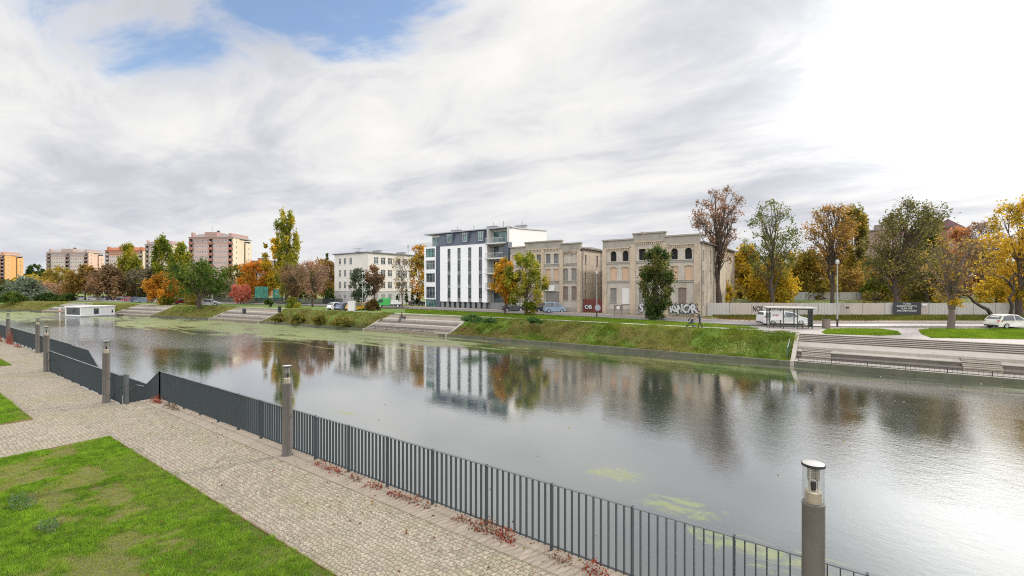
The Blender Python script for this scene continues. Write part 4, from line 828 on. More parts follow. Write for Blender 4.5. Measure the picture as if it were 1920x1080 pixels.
# left-hand one
wA = []
for s in (12.1, 13.8): wA += [(s - .5, s + .5, 8.75, 10.5, 1.0, 'plaster'), (s - .5, s + .5, 5.65, 7.75, .3, 'grey'), (s - .52, s + .52, 2.2, 4.6, .25, 'brown')]
for s in (4.85, 6.5, 8.5, 10.15): wA += [(s - .48, s + .48, 8.75, 10.5, .12, 'glass'), (s - .5, s + .5, 5.65, 7.75, .2, 'brick')]
wA += [(4.3, 6.9, 1.2, 4.5, 0, 'brown'), (7.9, 10.8, 0.95, 3.7, 0, 'grey'), (1.3, 2.3, 8.75, 10.5, 1.0, 'void'), (1.3, 2.3, 5.65, 7.75, .3, 'grey'), (1.3, 2.3, 1.9, 4.3, .2, 'brown')]
old_house('weathered ochre building with brick filled windows, beside the white slot window block', -53.2, 15.1, [(0, 3.4), (3.4, 11.3), (11.3, 15.1)], [12.0, 12.75, 12.1], wA, 11.2, 12.0, [(3.4, .7, 12.2), (7.35, .6, 12.7), (11.3, .7, 12.2), (14.8, .7, 12.1), (.3, .6, 12.0)])
fa = thing('awning_panel', 'white sheet fixed above the ground floor boarding of the left ochre building', 'panel', (-45.2, 72.8, 3.75)); m_ = MB(); m_.add([(-1.8, 0, 0), (1.9, 0, 0), (1.9, .12, 1.0), (-.4, .12, 1.1), (-1.8, .12, .4), (-1.8, .05, 0), (1.9, .05, 0), (1.9, .17, 1.0), (-.4, .17, 1.1), (-1.8, .17, .4)], [(0, 1, 2, 3, 4), (9, 8, 7, 6, 5), (0, 5, 6, 1), (1, 6, 7, 2), (2, 7, 8, 3), (3, 8, 9, 4), (4, 9, 5, 0)]); m_.build('sheet', BOARDW, fa)
# right-hand one
wB = []
for s in (1.9, 4.0, 11.9, 14.0): wB += [(s - .52, s + .52, 8.75, 10.45, 1.0, 'void'), (s - .58, s + .58, 5.6, 7.75, .25, 'brick')]
for s in (6.8, 9.1): wB += [(s - .55, s + .55, 8.8, 10.6, .12, 'void'), (s - .58, s + .58, 5.6, 7.75, .25, 'brick')]
wB += [(1.35, 2.45, 1.9, 4.3, .2, 'grey'), (3.4, 4.7, 1.75, 4.4, 0, 'white'), (12.5, 13.7, 1.3, 4.4, .2, 'brown'), (6.3, 7.4, 1.9, 4.3, .2, 'grey')]
bB, fB = old_house('tall ochre ruin with black arched top windows and graffiti along its base', -33.9, 15.7, [(0, 5.3), (5.3, 10.5), (10.5, 15.7)], [12.2, 13.0, 12.3], wB, 11.2, 26.0, [(.35, .75, 12.2), (5.3, .95, 12.7), (10.5, .95, 12.7), (15.3, .85, 12.3)])
# graffiti on the plinth and on the fence
def text_mesh(txt, size, depth=0.01, bold=0.0):
    cu = bpy.data.curves.new('lettering', 'FONT'); cu.body = txt; cu.size = size; cu.extrude = depth; cu.offset = bold; cu.align_x = 'CENTER'; cu.align_y = 'CENTER'; cu.resolution_u = 3
    o = bpy.data.objects.new('tmp', cu); COL.objects.link(o); bpy.context.view_layer.update()
    me = bpy.data.meshes.new_from_object(o.evaluated_get(bpy.context.evaluated_depsgraph_get())); bpy.data.objects.remove(o); return me
SPRAYW = plain('white_spray', (0.56, 0.56, 0.58), .7, .08); SPRAYB = plain('black_spray', (0.025, 0.025, 0.03), .7, .2); SPRAYS = plain('blue_grey_spray', (0.38, 0.40, 0.46), .7, .1)
def graffiti(name, txt, parent, x, y, z, sx, sz, rz=0.0, back=True):
    for mat, dy, off, dd in (((SPRAYB, 0.0, .11, .012), (SPRAYW, -0.02, .035, .012)) if back else ((SPRAYB, 0, .012, .01),)):
        me = text_mesh(txt, 1.0, dd, off); o = link_mesh(name if mat is SPRAYB else 'lettering_fill', me, mat, parent); o.rotation_euler = (R(90), 0, rz); o.scale = (sx, sz, 1); o.location = (x, y + dy, z)
def throwup(name, txt, parent, x0, step, y, z, size, seed):
    r_ = random.Random(seed); g = MB(); g.box(x0 - .2, x0 + .2, y + .004, y + .02, z - .3, z + .1); root = g.build(name, SPRAYS, parent)
    for i, ch in enumerate(txt):
        a = r_.uniform(-.28, .28); sx, sz = size * r_.uniform(.95, 1.25), size * r_.uniform(1.05, 1.45); px_, pz = x0 + i * step + r_.uniform(-.08, .08), z + r_.uniform(-.14, .14)
        for q, (mat, off, dy) in enumerate(((SPRAYB, .10, -.01), (SPRAYW, .05, -.03))):
            o = link_mesh('letter_outline' if q == 0 else 'letter_fill', text_mesh(ch, 1.0, .008, off), mat, root); o.rotation_euler = (R(90), a, 0); o.scale = (sx, sz, 1); o.location = (px_, y + dy - .004 * i, pz)
    g = MB()
    for k in range(int(len(txt) * 5)):
        xx = x0 + r_.uniform(-.4, len(txt) * step - .3); zz = z + r_.uniform(-.75, .7); ln_ = r_.uniform(.15, .7); an = r_.uniform(-.6, .6); g.beam((xx, y - .06, zz), (xx + ln_ * math.sin(an), y - .06, zz + ln_ * math.cos(an)), r_.uniform(.04, .12), .01, (0, 1, 0))
    g.build('paint_strokes', SPRAYB, root)
throwup('graffiti', 'KWOR', bB, 11.7, 1.05, -0.235, 1.12, 1.3, 3); throwup('graffiti', 'STKR', bB, 6.7, 1.05, -0.235, 1.08, 1.25, 5)
m_ = MB(); rng = np.random.default_rng(4)
for k in range(40): s = rng.uniform(5.8, 15.2); z = rng.uniform(.15, .75); m_.box(s, s + rng.uniform(.06, .4), -.108, -.095, z, z + rng.uniform(.05, .3))
m_.build('paint_marks', SPRAYS, bB)
# rusty red gate in the gap between the two houses
g = thing('yard_gate', 'rust red sheet metal gate with graffiti between the two ochre buildings', 'gate', (-38.0, 73.6, 0)); RUST = plain('rust_red', (0.16, 0.042, 0.032), .75, .2, 2)
for x0, x1 in ((0.05, 2.0), (2.04, 4.0)):
    m_ = MB(); m_.box(x0, x1, 0, .05, .1, 2.4)
    for i in range(6): xx = x0 + .1 + i * (x1 - x0 - .2) / 5; m_.box(xx - .02, xx + .02, -.03, 0, .1, 2.4)
    m_.build('leaf', RUST, g)
m_ = MB(); m_.box(-.1, .04, -.05, .1, 0, 2.7); m_.box(4.01, 4.15, -.05, .1, 0, 2.7); m_.build('gate_post', BOARDB, g)
graffiti('graffiti', 'OB', g, 1.1, -0.06, 1.0, 1.0, .9); m_ = MB(); m_.lathe([(0, -.02), (.55, -.02), (.55, 0), (0, 0)], 16); o = m_.build('paint_blob', SPRAYS, g); o.rotation_euler = (R(90), 0, 0); o.location = (2.9, -.06, .95)
m_ = MB(); m_.box(-38.0, -33.95, 86, 86.3, 0, 9.5); tag(m_.build('yard_building', plain('dark_green_wall', (0.13, 0.145, 0.12), .9, .2, 1, stain=((.05, .06, .05), .7, .6, .3))), 'dark green weathered wall closing the yard behind the red gate', 'building')
# small red gable seen above the right-hand ruin
g = thing('gabled_house', 'red gable roof peeping over the parapet of the ruin with arched windows', 'house', (-40, 102, 0)); m_ = MB(); m_.box(0, 4.2, 0, 8, 0, 13.6); m_.build('wall', OCHRE, g); m_ = MB(); m_.prism([(-.3, 13.6), (4.5, 13.6), (2.1, 16.9)], -.3, 8.3); m_.build('roof', plain('red_tile', (0.28, 0.10, 0.07), .85, .15, 3), g)

# ---------------------------------------------------- pale school building
C0 = thing('school_building', 'pale four storey flat roofed building facing the parking place', 'building', (-111.1, 73.0, 0)); fm = face_map(0, 0, 1, 0); sm = face_map(14.1, 0, 0, 1)
PALEW = plain('ivory_render', (0.70, 0.66, 0.62), 0.85, 0.05, 0.5, stain=((0.5, 0.46, 0.41), .4, .3, .4)); PALEG = plain('grey_base_render', (0.47, 0.455, 0.45), 0.85, 0.06, 0.6)
rows = [(10.3, 12.0), (7.15, 8.9), (4.1, 5.85)]
hf = [(s - .55, s + .55, a, c) for s in (2.4, 4.6, 7.0) for a, c in rows]; hfb = [(s - .4, s + .4, 1.4, 2.5) for s in (2.4, 4.6)]
hs_ = [(s - .7, s + .7, a, c) for s in (2.5, 4.7, 6.9, 9.7, 12.0, 14.2) for a, c in rows]; hsb = [(s - .55, s + .55, 1.2, 2.6) for s in (2.5, 4.7, 6.9, 9.7, 12.0)]
m_ = MB(); wall_grid(m_, fm, 0, 14.1, 3.3, 13.0, hf, .2); wall_grid(m_, sm, 0, 18, 3.3, 13.0, hs_, .2); m_.box(.01, .2, .2, 18, 0, 13); m_.box(0.2, 14, 17.8, 18, 0, 13); m_.build('wall', PALEW, C0)
m_ = MB(); wall_grid(m_, fm, 0, 14.1, 0, 3.297, hfb, .2); wall_grid(m_, sm, 0, 18, 0, 3.297, hsb, .2); m_.build('ground_floor_wall', PALEG, C0)
m_ = MB(); fbox(m_, fm, -.06, 14.16, 3.3, 3.45, -.07, -.003); fbox(m_, sm, -.06, 18, 3.3, 3.45, -.07, -.003); m_.build('cornice', PALEG, C0)
for h in hf + hfb: window(C0, fm, h, WHITEM, GLASS, 1, 1, .1, PALEG)
for h in hs_ + hsb: window(C0, sm, h, WHITEM, GLASS, 2, 1, .1, PALEG)
m_ = MB(); m_.box(-.35, 14.45, -.35, 18.3, 13.0, 13.25); rf = m_.build('roof', plain('roof_edge', (0.13, 0.14, 0.15), .6, .1), C0)
m_ = MB()
for x, y, w, h in ((3.5, 5, 1.6, .7), (5.5, 9, 4, .55), (10, 6, 2.6, .75), (12.5, 12, 3, .5)): m_.box(x - w / 2, x + w / 2, y - .4, y + .4, 13.26, 13.25 + h); m_.box(x - w / 2 - .1, x + w / 2 + .1, y - .5, y + .5, 13.25 + h, 13.35 + h)
m_.build('vents', MATS['vent_metal'], rf)
m_ = MB(); m_.tube([(13, 14, 13.25), (13, 14, 16)], .05, 5); [m_.tube([(12.6, 14, z), (13.4, 14, z)], .03, 4) for z in (15.2, 15.6, 15.9)]; [m_.tube([(x, 2, 13.25), (x, 2, 14.6)], .03, 4) for x in (7, 7.9)]; m_.tube([(5, 2, 14.5), (10, 2, 14.5)], .03, 4); m_.build('antenna', IRON, rf)

# ---------------------------------------------------- far tower blocks
def tower(label, px0, px1, t, ytop, depth, wall, side, attic, balc, roofc, bays=4, side_cols=2, band=1):
    x0, x1 = (px0 - 960) * t / FPX, (px1 - 960) * t / FPX; o_ = Q(px0, t); H = zat(ytop, t); w = x1 - x0
    b = thing('tower_block', label, 'building', (o_.x, o_.y, 0), TH, 'tower blocks on the left horizon'); fm = face_map(0, 0, 1, 0); sm = face_map(w, 0, 0, 1)
    nf = int((H - 3.6) / 2.8); top = 1.0 + nf * 2.8; bay = w / (bays * 2 + 1)
    cols = [i for i in range(bays * 2 + 1)]
    rec = [0, (bays * 2 + 1) // 2, bays * 2]           # balcony stacks
    hf = []
    for i in cols:
        if i in rec: continue
        for f in range(nf): z = 1.0 + f * 2.8; hf += [(bay * i + bay * .12, bay * i + bay * .44, z + 1.0, z + 2.3), (bay * i + bay * .62, bay * i + bay * .86, z + 1.0, z + 2.3)]
    hr = [(bay * i + .15, bay * (i + 1) - .15, 1.0 + f * 2.8 + .15, 1.0 + f * 2.8 + 2.65) for i in rec for f in range(nf)]
    bt = top - band * 2.8
    m_ = MB(); wall_grid(m_, fm, 0, w, 0, bt, [h for h in hf + hr if h[3] < bt], .3); m_.build('wall', wall, b)
    m_ = MB(); wall_grid(m_, fm, 0, w, bt, top + .5, [h for h in hf + hr if h[3] > bt], .3); m_.build('upper_wall', attic, b)
    for k, h in enumerate(hf): window(b, fm, h, WHITEM, GLASS, 1 if h[1] - h[0] > .8 else 0, 0, .12, fw=.1)
    for h in hr:
        m_ = MB(); fbox(m_, fm, h[0], h[1], h[2], h[2] + 1.1, -.45, -.38); fbox(m_, fm, h[0], h[1], h[2] - .13, h[2], -.45, 1.3); o = m_.build('balcony', balc, b)
        m_ = MB(); fbox(m_, fm, h[0], h[1], h[2] + .01, h[3], 1.2, 1.3); m_.build('recess_glazing', GLASS, o)
    m_ = MB(); nb = 3
    for k in range(nb): a, c = depth * k / nb, depth * (k + 1) / nb; off = .7 if k == 1 else 0; fbox(m_, sm, a, c - .02, 0, top + .5 - (1.6 if k == 2 else 0), -.01 + off, .5 + off)
    m_.build('side_wall', side, b)  # side colour carries painted sunlight
    for k in (0, 2):
        for f in range(nf - (1 if k == 2 else 0)): s = depth * (k + .5) / nb; window(b, sm, (s - .35, s + .35, 1.9 + f * 2.8, 3.2 + f * 2.8), WHITEM, GLASS, 0, 0, -.04, fw=.08)
    m_ = MB(); m_.box(0.02, .3, .3, depth, 0, top); m_.box(0.3, w - .6, depth - .3, depth - .03, 0, top); m_.build('back_wall', wall, b)
    m_ = MB(); m_.box(-.3, w + .3, -.3, depth + .2, top + .5, top + .8); m_.add([(0, .3, top + .8), (w, .3, top + .8), (w, depth, top + .8), (0, depth, top + .8), (w * .1, depth * .3, top + 3.0), (w * .9, depth * .3, top + 3.0), (w * .9, depth * .7, top + 3.0), (w * .1, depth * .7, top + 3.0)], [(0, 1, 5, 4), (1, 2, 6, 5), (2, 3, 7, 6), (3, 0, 4, 7), (4, 5, 6, 7)]); rf = m_.build('roof', roofc, b)
    m_ = MB(); m_.box(w * .36, w * .64, -.1, depth * .6, top + .81, top + 3.4); m_.box(w * .05, w * .1, .2, 2, top + .81, top + 3.2); m_.box(w * .9, w * .96, .2, depth * .9, top + .81, top + 2.9); m_.build('roof_gable', attic, rf)
    m_ = MB(); m_.tube([(w * .47, 2, top + 3.2), (w * .47, 2, top + 7)], .06, 4); m_.box(w * .58, w * .62, 2, 3, top + 3.2, top + 4.4); m_.build('antenna', IRON, rf)
def col(n, c, **k): return plain(n, c, 0.88, 0.06, 0.15, **k)
tower('pink tower block with red balcony fronts, nearest and tallest on the horizon', 354, 437, 238, 437, 17, col('pink_wall', (0.50, 0.36, 0.335)), col('sunlit_cream_side', (0.62, 0.52, 0.40)), col('pink_attic', (0.40, 0.255, 0.235)), col('red_balcony', (0.36, 0.15, 0.12)), col('grey_roof', (0.27, 0.23, 0.21)))  # sunlight on the right-hand sides is painted in as warmer, lighter colours
tower('cream and mauve tower block behind the two poplars', 272, 322, 278, 452, 13, col('ivory_wall', (0.55, 0.47, 0.38)), col('sunlit_yellow_side', (0.60, 0.52, 0.36)), col('mauve_attic', (0.42, 0.285, 0.28)), col('mauve_balcony', (0.3, 0.22, 0.2)), MATS['grey_roof'], 3)
tower('pale tower block with orange red attic behind the left poplar', 197, 268, 322, 463, 12, col('blush_wall', (0.58, 0.46, 0.43)), MATS['sunlit_yellow_side'], col('orange_attic', (0.42, 0.16, 0.085)), col('beige_balcony', (0.45, 0.36, 0.3)), MATS['orange_attic'])
tower('beige tower block with brown balconies left of the houseboat trees', 87, 166, 342, 468, 13, col('beige_wall', (0.55, 0.46, 0.40)), col('sunlit_peach_side', (0.66, 0.46, 0.36)), col('tan_attic', (0.42, 0.31, 0.27)), col('brown_balcony', (0.28, 0.185, 0.155)), col('tan_roof', (0.36, 0.3, 0.27)))
tower('bright orange tower block at the left edge of the picture', -70, 9, 367, 473, 14, col('coral_wall', (0.50, 0.25, 0.15)), col('sunlit_orange_side', (0.64, 0.37, 0.14)), MATS['coral_wall'], MATS['brown_balcony'], MATS['tan_roof'])
def far_house(label, px0, px1, t, ytop, wallm, roofm, spire=None, storeys=4):
    o_ = Q(px0, t); w = (px1 - px0) * t / FPX; H = zat(ytop, t); b = thing('distant_building', label, 'building', (o_.x, o_.y, 0), TH); fm = face_map(0, 0, 1, 0)
    hz = H - (0 if spire is None else spire); dep = w if spire else 9; hs = []
    for f in range(storeys):
        for i in range(max(2, int(w / 2.4))): n = max(2, int(w / 2.4)); s = w * (i + .5) / n; z = hz * (f + .35) / storeys; hs.append((s - .5, s + .5, z, z + 1.5))
    m_ = MB(); wall_grid(m_, fm, 0, w, 0, hz, hs, .2); m_.box(0.01, .2, .2, dep, 0, hz - .01); m_.box(w - .2, w - .01, .2, dep, 0, hz - .01); m_.build('wall', wallm, b)
    for h in hs: window(b, fm, h, WHITEM, GLASS, 1, 0, .1)
    m_ = MB()
    if spire: m_.add([(-.5, -.5, hz), (w + .5, -.5, hz), (w + .5, dep + .5, hz), (-.5, dep + .5, hz), (w / 2, dep / 2, H)], [(0, 1, 4), (1, 2, 4), (2, 3, 4), (3, 0, 4), (3, 2, 1, 0)])
    else: m_.box(-.3, w + .3, -.3, dep, hz, hz + .4); m_.box(w * .2, w * .5, 2, 5, hz + .4, hz + 2)
    m_.build('roof', roofm, b)
far_house('dark red pyramid roof of a tower rising behind the trees on the right', 1776, 1806, 135, 408, col('brick_tower', (0.33, 0.16, 0.12)), col('maroon_roof', (0.11, 0.055, 0.06)), 3.0, 6)
far_house('mauve apartment block partly hidden behind the dark olive tree', 1648, 1735, 125, 432, col('mauve_wall', (0.40, 0.27, 0.26)), MATS['grey_roof'])
far_house('brown low block with a white roof edge between two trees', 1612, 1652, 150, 486, col('brown_wall', (0.19, 0.13, 0.12)), BOARDW)
far_house('grey flat block just right of the pink tower', 472, 512, 260, 490, col('grey_block', (0.36, 0.33, 0.31)), MATS['grey_roof'], None, 6)

# ---------------------------------------------------- fences
FCON = plain('fence_concrete', (0.46, 0.435, 0.40), 0.9, 0.12, 0.35, bump=0.2, stain=((0.25, 0.22, 0.19), .5, .35, .3))
def wall_fence(label, px0, px1, t, z0, h, step, mats, name='concrete_fence', cap=True):
    o_ = Q(px0, t); ln = (px1 - px0) * t / FPX; f = thing(name, label, 'fence', (o_.x, o_.y, z0), TH); n = max(1, round(ln / step)); st = ln / n; rng = np.random.default_rng(int(px0))
    for i in range(n):
        m_ = MB(); dz = rng.uniform(-.04, .04); m_.box(i * st + .06, (i + 1) * st - .06, -.04, .04, -.1, h + dz)
        for k in range(1, 7): x = i * st + .06 + (st - .12) * k / 7; m_.box(x - .03, x + .03, -.062, -.04, -.1, h + dz - .06)
        m_.build('panel', mats[rng.integers(0, len(mats))], f)
    for i in range(n + 1): m_ = MB(); m_.box(i * st - .055, i * st + .055, -.08, .08, -.2, h + .06); m_.build('post', CONC, f)
    return f
FC2 = plain('fence_concrete_blue', (0.45, 0.455, 0.46), 0.9, 0.1, 0.4, bump=.2, stain=((0.25, 0.24, 0.22), .5, .35, .3)); FC3 = plain('fence_concrete_tan', (0.46, 0.40, 0.345), 0.9, 0.12, .4, bump=.2, stain=((0.22, 0.19, 0.16), .5, .35, .3))
fen = wall_fence('long grey concrete panel fence beyond the road at the right', 1326, 1908, 73, 0.0, 2.0, 3.4, [FCON, FCON, FC2, FC3])
for i, w in enumerate(('NOK', 'SR')): graffiti('graffiti', w, fen, 7.9 + i * 1.7, -0.085, 1.05, .75, 1.2, back=False)
m_ = MB(); m_.box(21.6, 22.1, -.075, -.064, 1.15, 1.4); m_.build('paint_mark', SPRAYB, fen)
wall_fence('second pale concrete fence on the raised ground behind the first', 1478, 1765, 90, 1.95, 1.55, 3.2, [FCON, FC2])
# notice board with lettering
s_ = Q(1701, 72.6); sg = thing('notice_board', 'black board with four lines of white lettering on the concrete fence', 'sign', (s_.x, s_.y, 0), TH)
m_ = MB(); m_.box(-2.15, 2.15, -.03, .03, -.02, 2.12); m_.build('board', plain('sign_black', (0.035, 0.037, 0.042), .6, .12), sg)
for txt, z, sz in (('TUTAJ', 1.86, .34), ('ROZPOCZYNAMY T\u0104', 1.5, .34), ('BUDOW\u0118', 1.14, .34), ('APARTAMENTOWC\u00d3W', .78, .34)):
    o = link_mesh('lettering', text_mesh(txt, sz, .006, .004), BOARDW, sg); o.rotation_euler = (R(90), 0, 0); o.location = (-.1, -.04, z); w_ = max(v.co.x for v in o.data.vertices) - min(v.co.x for v in o.data.vertices); tw = {'TUTAJ': 1.15, 'BUDOW\u0118': 1.65}.get(txt, 3.1); o.scale = (tw / w_, 1, 1)
s_ = Q(1733.5, 72.7); t = thing('small_sign', 'small white plate on the concrete fence right of the black board', 'sign', (s_.x, s_.y, 1.6), TH); m_ = MB(); m_.box(-.4, .4, -.02, .02, 0, .28); m_.build('plate', BOARDW, t)
# dark iron fence along the road at the left
o_ = Q(338, 138); e_ = Q(645, 116); ln = (e_ - o_).length; ir = thing('iron_fence', 'long dark iron fence along the road below the autumn trees at the left', 'fence', o_, math.atan2(e_.y - o_.y, e_.x - o_.x)); n = int(ln / 3)
for i in range(n):
    m_ = MB(); m_.box(i * 3, i * 3 + 3, -.02, .02, .15, .22); m_.box(i * 3, i * 3 + 3, -.02, .02, 1.4, 1.47)
    for k in range(18): x = i * 3 + k / 6; m_.box(x, x + .1, -.012, .012, .05, 1.6)
    m_.build('rail_panel', plain('fence_iron', (0.03, 0.033, 0.04), .6, .15), ir)
NET, T_, b_n, out_n = new_mat('teal_net'); b_n.inputs['Base Color'].default_value = (.05, .26, .2, 1); b_n.inputs['Roughness'].default_value = .9; tr_ = T_.n('ShaderNodeBsdfTransparent'); mx_ = T_.n('ShaderNodeMixShader'); T_.put(mx_.inputs[0], T_.sstep(T_.noise(pos(T_), 1.6, 5, .7), .30, .62)); T_.put(mx_.inputs[1], tr_.outputs[0]); T_.put(mx_.inputs[2], b_n.outputs[0]); T_.put(out_n.inputs[0], mx_.outputs[0])
for px0, px1, zt, lab in ((478, 503, 4.6, 'teal sports net screen behind the orange tree, left of two'), (512, 531, 3.9, 'teal sports net screen behind the tall poplar trunk, right of two')):
    o_ = Q(px0, 132); w = (px1 - px0) * 132 / FPX; nt = thing('net_screen', lab, 'screen', o_, TH, 'teal net screens'); m_ = MB(); m_.box(0, w, -.02, .02, .5, zt); m_.build('net', NET, nt)
    m_ = MB(); [m_.tube([(x, .06, 0), (x, .06, zt + .1)], .05, 5) for x in (0, w)]; m_.build('poles', IRON, nt)
# houseboat
hb = Q(151, 106.5, WATER_Z); hb_ = thing('houseboat', 'flat roofed white houseboat with a wide glazed end, moored on the canal', 'houseboat', hb, TH + R(68))
LX, LY, HH = 6.7, 6.2, 2.25; fm = face_map(0, 0, 1, 0); lm = face_map(0, LY, 0, -1)
m_ = MB(); wall_grid(m_, fm, 0, LX, .25, HH, [(2.5, 3.5, .55, 1.9), (6.05, 6.4, .75, 1.45)], .12); wall_grid(m_, lm, 0, LY, .25, HH, [(.5, LY - .25, .5, 2.1)], .15); m_.box(LX - .1, LX, .1, LY, .25, HH); m_.box(.1, LX, LY - .1, LY - .003, .25, HH); m_.build('cabin_wall', plain('boat_white', (.82, .81, .80), .5, .03), hb_)
window(hb_, fm, (2.5, 3.5, .55, 1.9), plain('green_frame', (.02, .12, .07), .5, .1), GLASS, 0, 0, .06); window(hb_, fm, (6.05, 6.4, .75, 1.45), IRON, GLASS, 0, 0, .06); window(hb_, lm, (.5, LY - .25, .5, 2.1), IRON, GLASS, 3, 0, .08)
m_ = MB(); m_.box(-.15, LX + .15, -.15, LY + .15, HH, HH + .18); rf = m_.build('roof', MATS['boat_white'], hb_); m_ = MB(); m_.tube([(1.5, 2, HH + .18), (1.5, 2, HH + .75)], .1, 8); m_.tube([(.2, 4.6, HH + .18), (.2, 4.6, HH + .6), (3, 4.6, HH + .6)], .03, 5); m_.build('roof_pipe', ALU, rf)
m_ = MB(); m_.box(-.35, LX + .3, -.3, LY + .3, -.3, .247); m_.build('pontoon', plain('pontoon_grey', (.35, .35, .34), .7, .1), hb_)
p_ = Q(112, 112, WATER_Z); t = thing('mooring_post', 'white mooring post with an orange ring left of the houseboat', 'post', p_); m_ = MB(); m_.tube([(0, 0, -1), (0, 0, 1.9)], .1, 8); m_.build('pole', WHITEM, t); m_ = MB(); m_.lathe([(.11, .9), (.24, 1.0), (.24, 1.2), (.11, 1.3)], 12); m_.build('ring', plain('orange_plastic', (.5, .2, .12), .5, .1), t)

# ------------------------------------------------------------------ trees and bushes
GRN = [(0.042, 0.07, 0.014), (0.075, 0.11, 0.02), (0.125, 0.155, 0.03)]; DGRN = [(0.022, 0.042, 0.012), (0.04, 0.07, 0.018), (0.07, 0.095, 0.022)]; OLV = [(0.065, 0.07, 0.018), (0.11, 0.115, 0.025), (0.17, 0.155, 0.03)]
YGR = [(0.10, 0.125, 0.018), (0.22, 0.215, 0.025), (0.36, 0.29, 0.03)]; YEL = [(0.20, 0.16, 0.02), (0.38, 0.26, 0.025), (0.52, 0.36, 0.035)]; ORG = [(0.24, 0.12, 0.02), (0.40, 0.19, 0.025), (0.48, 0.25, 0.03)]
ORR = [(0.25, 0.135, 0.02), (0.38, 0.175, 0.02), (0.46, 0.17, 0.03)]; RBR = [(0.11, 0.075, 0.038), (0.165, 0.11, 0.055), (0.22, 0.135, 0.07)]; PNK = [(0.16, 0.11, 0.07), (0.235, 0.155, 0.095), (0.32, 0.18, 0.115)]; RED_ = [(0.34, 0.12, 0.075), (0.48, 0.19, 0.12), (0.42, 0.12, 0.08)]
BRO = [(0.12, 0.085, 0.03), (0.22, 0.145, 0.035), (0.30, 0.18, 0.04)]; PUR = [(0.15, 0.11, 0.075), (0.21, 0.145, 0.095), (0.27, 0.165, 0.10)]; GRY = [(0.09, 0.085, 0.05), (0.14, 0.125, 0.075), (0.19, 0.16, 0.09)]; SIL = [(0.10, 0.13, 0.075), (0.16, 0.19, 0.12), (0.23, 0.25, 0.17)]
SPR = [(0.05, 0.075, 0.04), (0.085, 0.11, 0.06), (0.13, 0.15, 0.085)]; GYL = [(0.07, 0.10, 0.015), (0.13, 0.16, 0.02), (0.26, 0.23, 0.025)]; YOL = [(0.11, 0.09, 0.02), (0.22, 0.17, 0.03), (0.34, 0.24, 0.035)]
TN = [0]
def tree(label, px, t, ytop, wpx, kind, pal, n=2600, leaf=0.34, cb=0.2, tr=0.2, name='autumn_tree', cat='tree', z=0.0, **k):
    TN[0] += 1; o_ = Q(px, t, z); Hh = max(0.5, zat(ytop, t) - z); Rr = wpx * t / FPX / 2
    if k.get('group') is None: k['group'] = {'tree': 'trees beyond the canal', 'bush': 'bushes beyond the canal'}.get(cat)
    return build_tree(name, label, cat, o_, Hh, Rr, cb, kind, pal, n, leaf, TN[0] * 13 + 5, tr, **k)
def bush(label, px, t, ytop, wpx, pal, n=900, leaf=0.25, z=0.0, **k):
    return tree(label, px, t, ytop, wpx, 'bush', pal, n, leaf, 0.02, 0.06, 'bush', 'bush', z, limbs=6, nclump=16, scatter=0.42, **k)
# far left, from the frame edge to the houseboat
bush('dark green bushes at the very left edge of the far bank', -5, 150, 541, 60, DGRN, 1500, 0.5)
bush('silvery grey green willow bush below the orange tower', 44, 152, 524, 74, SIL, 3000, 0.5)
bush('low bright green bush on the bank in front of the silvery willow', 22, 140, 550, 44, GRN, 1000, 0.4)
bush('dark evergreen hedge bush, left of two by the beige tower', 88, 146, 551, 46, DGRN, 1200, 0.45); bush('dark evergreen hedge bush, right of two by the beige tower', 120, 146, 552, 44, DGRN, 1200, 0.45)
tree('yellow tree between the orange and the beige tower', 66, 190, 515, 50, 'round', YEL, 2000, 0.55, .15); tree('tall dark green tree with two tops left of the beige tower', 66, 240, 496, 28, 'round', DGRN, 1600, 0.6, .3, trunks=2)
tree('sparse yellow brown tree in front of the beige tower', 108, 178, 502, 48, 'round', YOL, 1500, 0.45, .25, limbs=26); tree('low pinkish brown tree at the foot of the beige tower', 92, 172, 532, 70, 'round', PNK, 1700, 0.45, .1)
tree('broad rusty orange tree left of the reddish brown one', 160, 158, 499, 62, 'dome', BRO, 4200, 0.5, .08, limbs=20); tree('broad reddish brown tree above the houseboat', 203, 154, 503, 72, 'dome', RBR, 4600, 0.5, .08, limbs=20)
tree('slender yellow green poplar, left of the three poplars', 241, 168, 456, 32, 'poplar', YGR, 4200, 0.45, .05, .3, nclump=46); tree('yellowed side tree leaning on the left poplar', 258, 172, 488, 22, 'column', YEL, 1300, 0.45, .3)
tree('grey brown bare looking tree between two poplars', 266, 160, 500, 48, 'round', GRY, 2200, 0.42, .15, limbs=24); tree('dark undergrowth tree behind the round golden tree', 272, 166, 528, 66, 'dome', OLV, 2200, 0.5, .05)
tree('tall broad poplar between the cream and the pale tower', 302, 165, 444, 36, 'poplar', GYL, 4600, 0.45, .05, .3, nclump=46); tree('green poplar just left of the pink tower', 337, 165, 455, 33, 'poplar', GYL, 4200, 0.45, .05, .3, nclump=46)
tree('round golden orange tree on the bank behind the houseboat', 307, 117, 515, 56, 'round', ORG, 4600, 0.3, .12, .18); bush('yellow green undergrowth at the trunk of the round golden tree', 312, 116, 556, 30, GYL, 700, 0.28)
tree('dark green tree behind the spreading green one', 352, 150, 512, 70, 'dome', GRN, 3000, 0.5, .05)
tree('spreading green tree with a thick leaning trunk by the iron fence', 374, 106, 491, 100, 'round', GRN, 5200, 0.30, .26, .40, trunks=2, fork=.22, limbs=30, nclump=52, scatter=.21, lean=(.5, 0)); bush('yellowish bush beneath the spreading green tree', 362, 118, 545, 34, YOL, 700, .3)
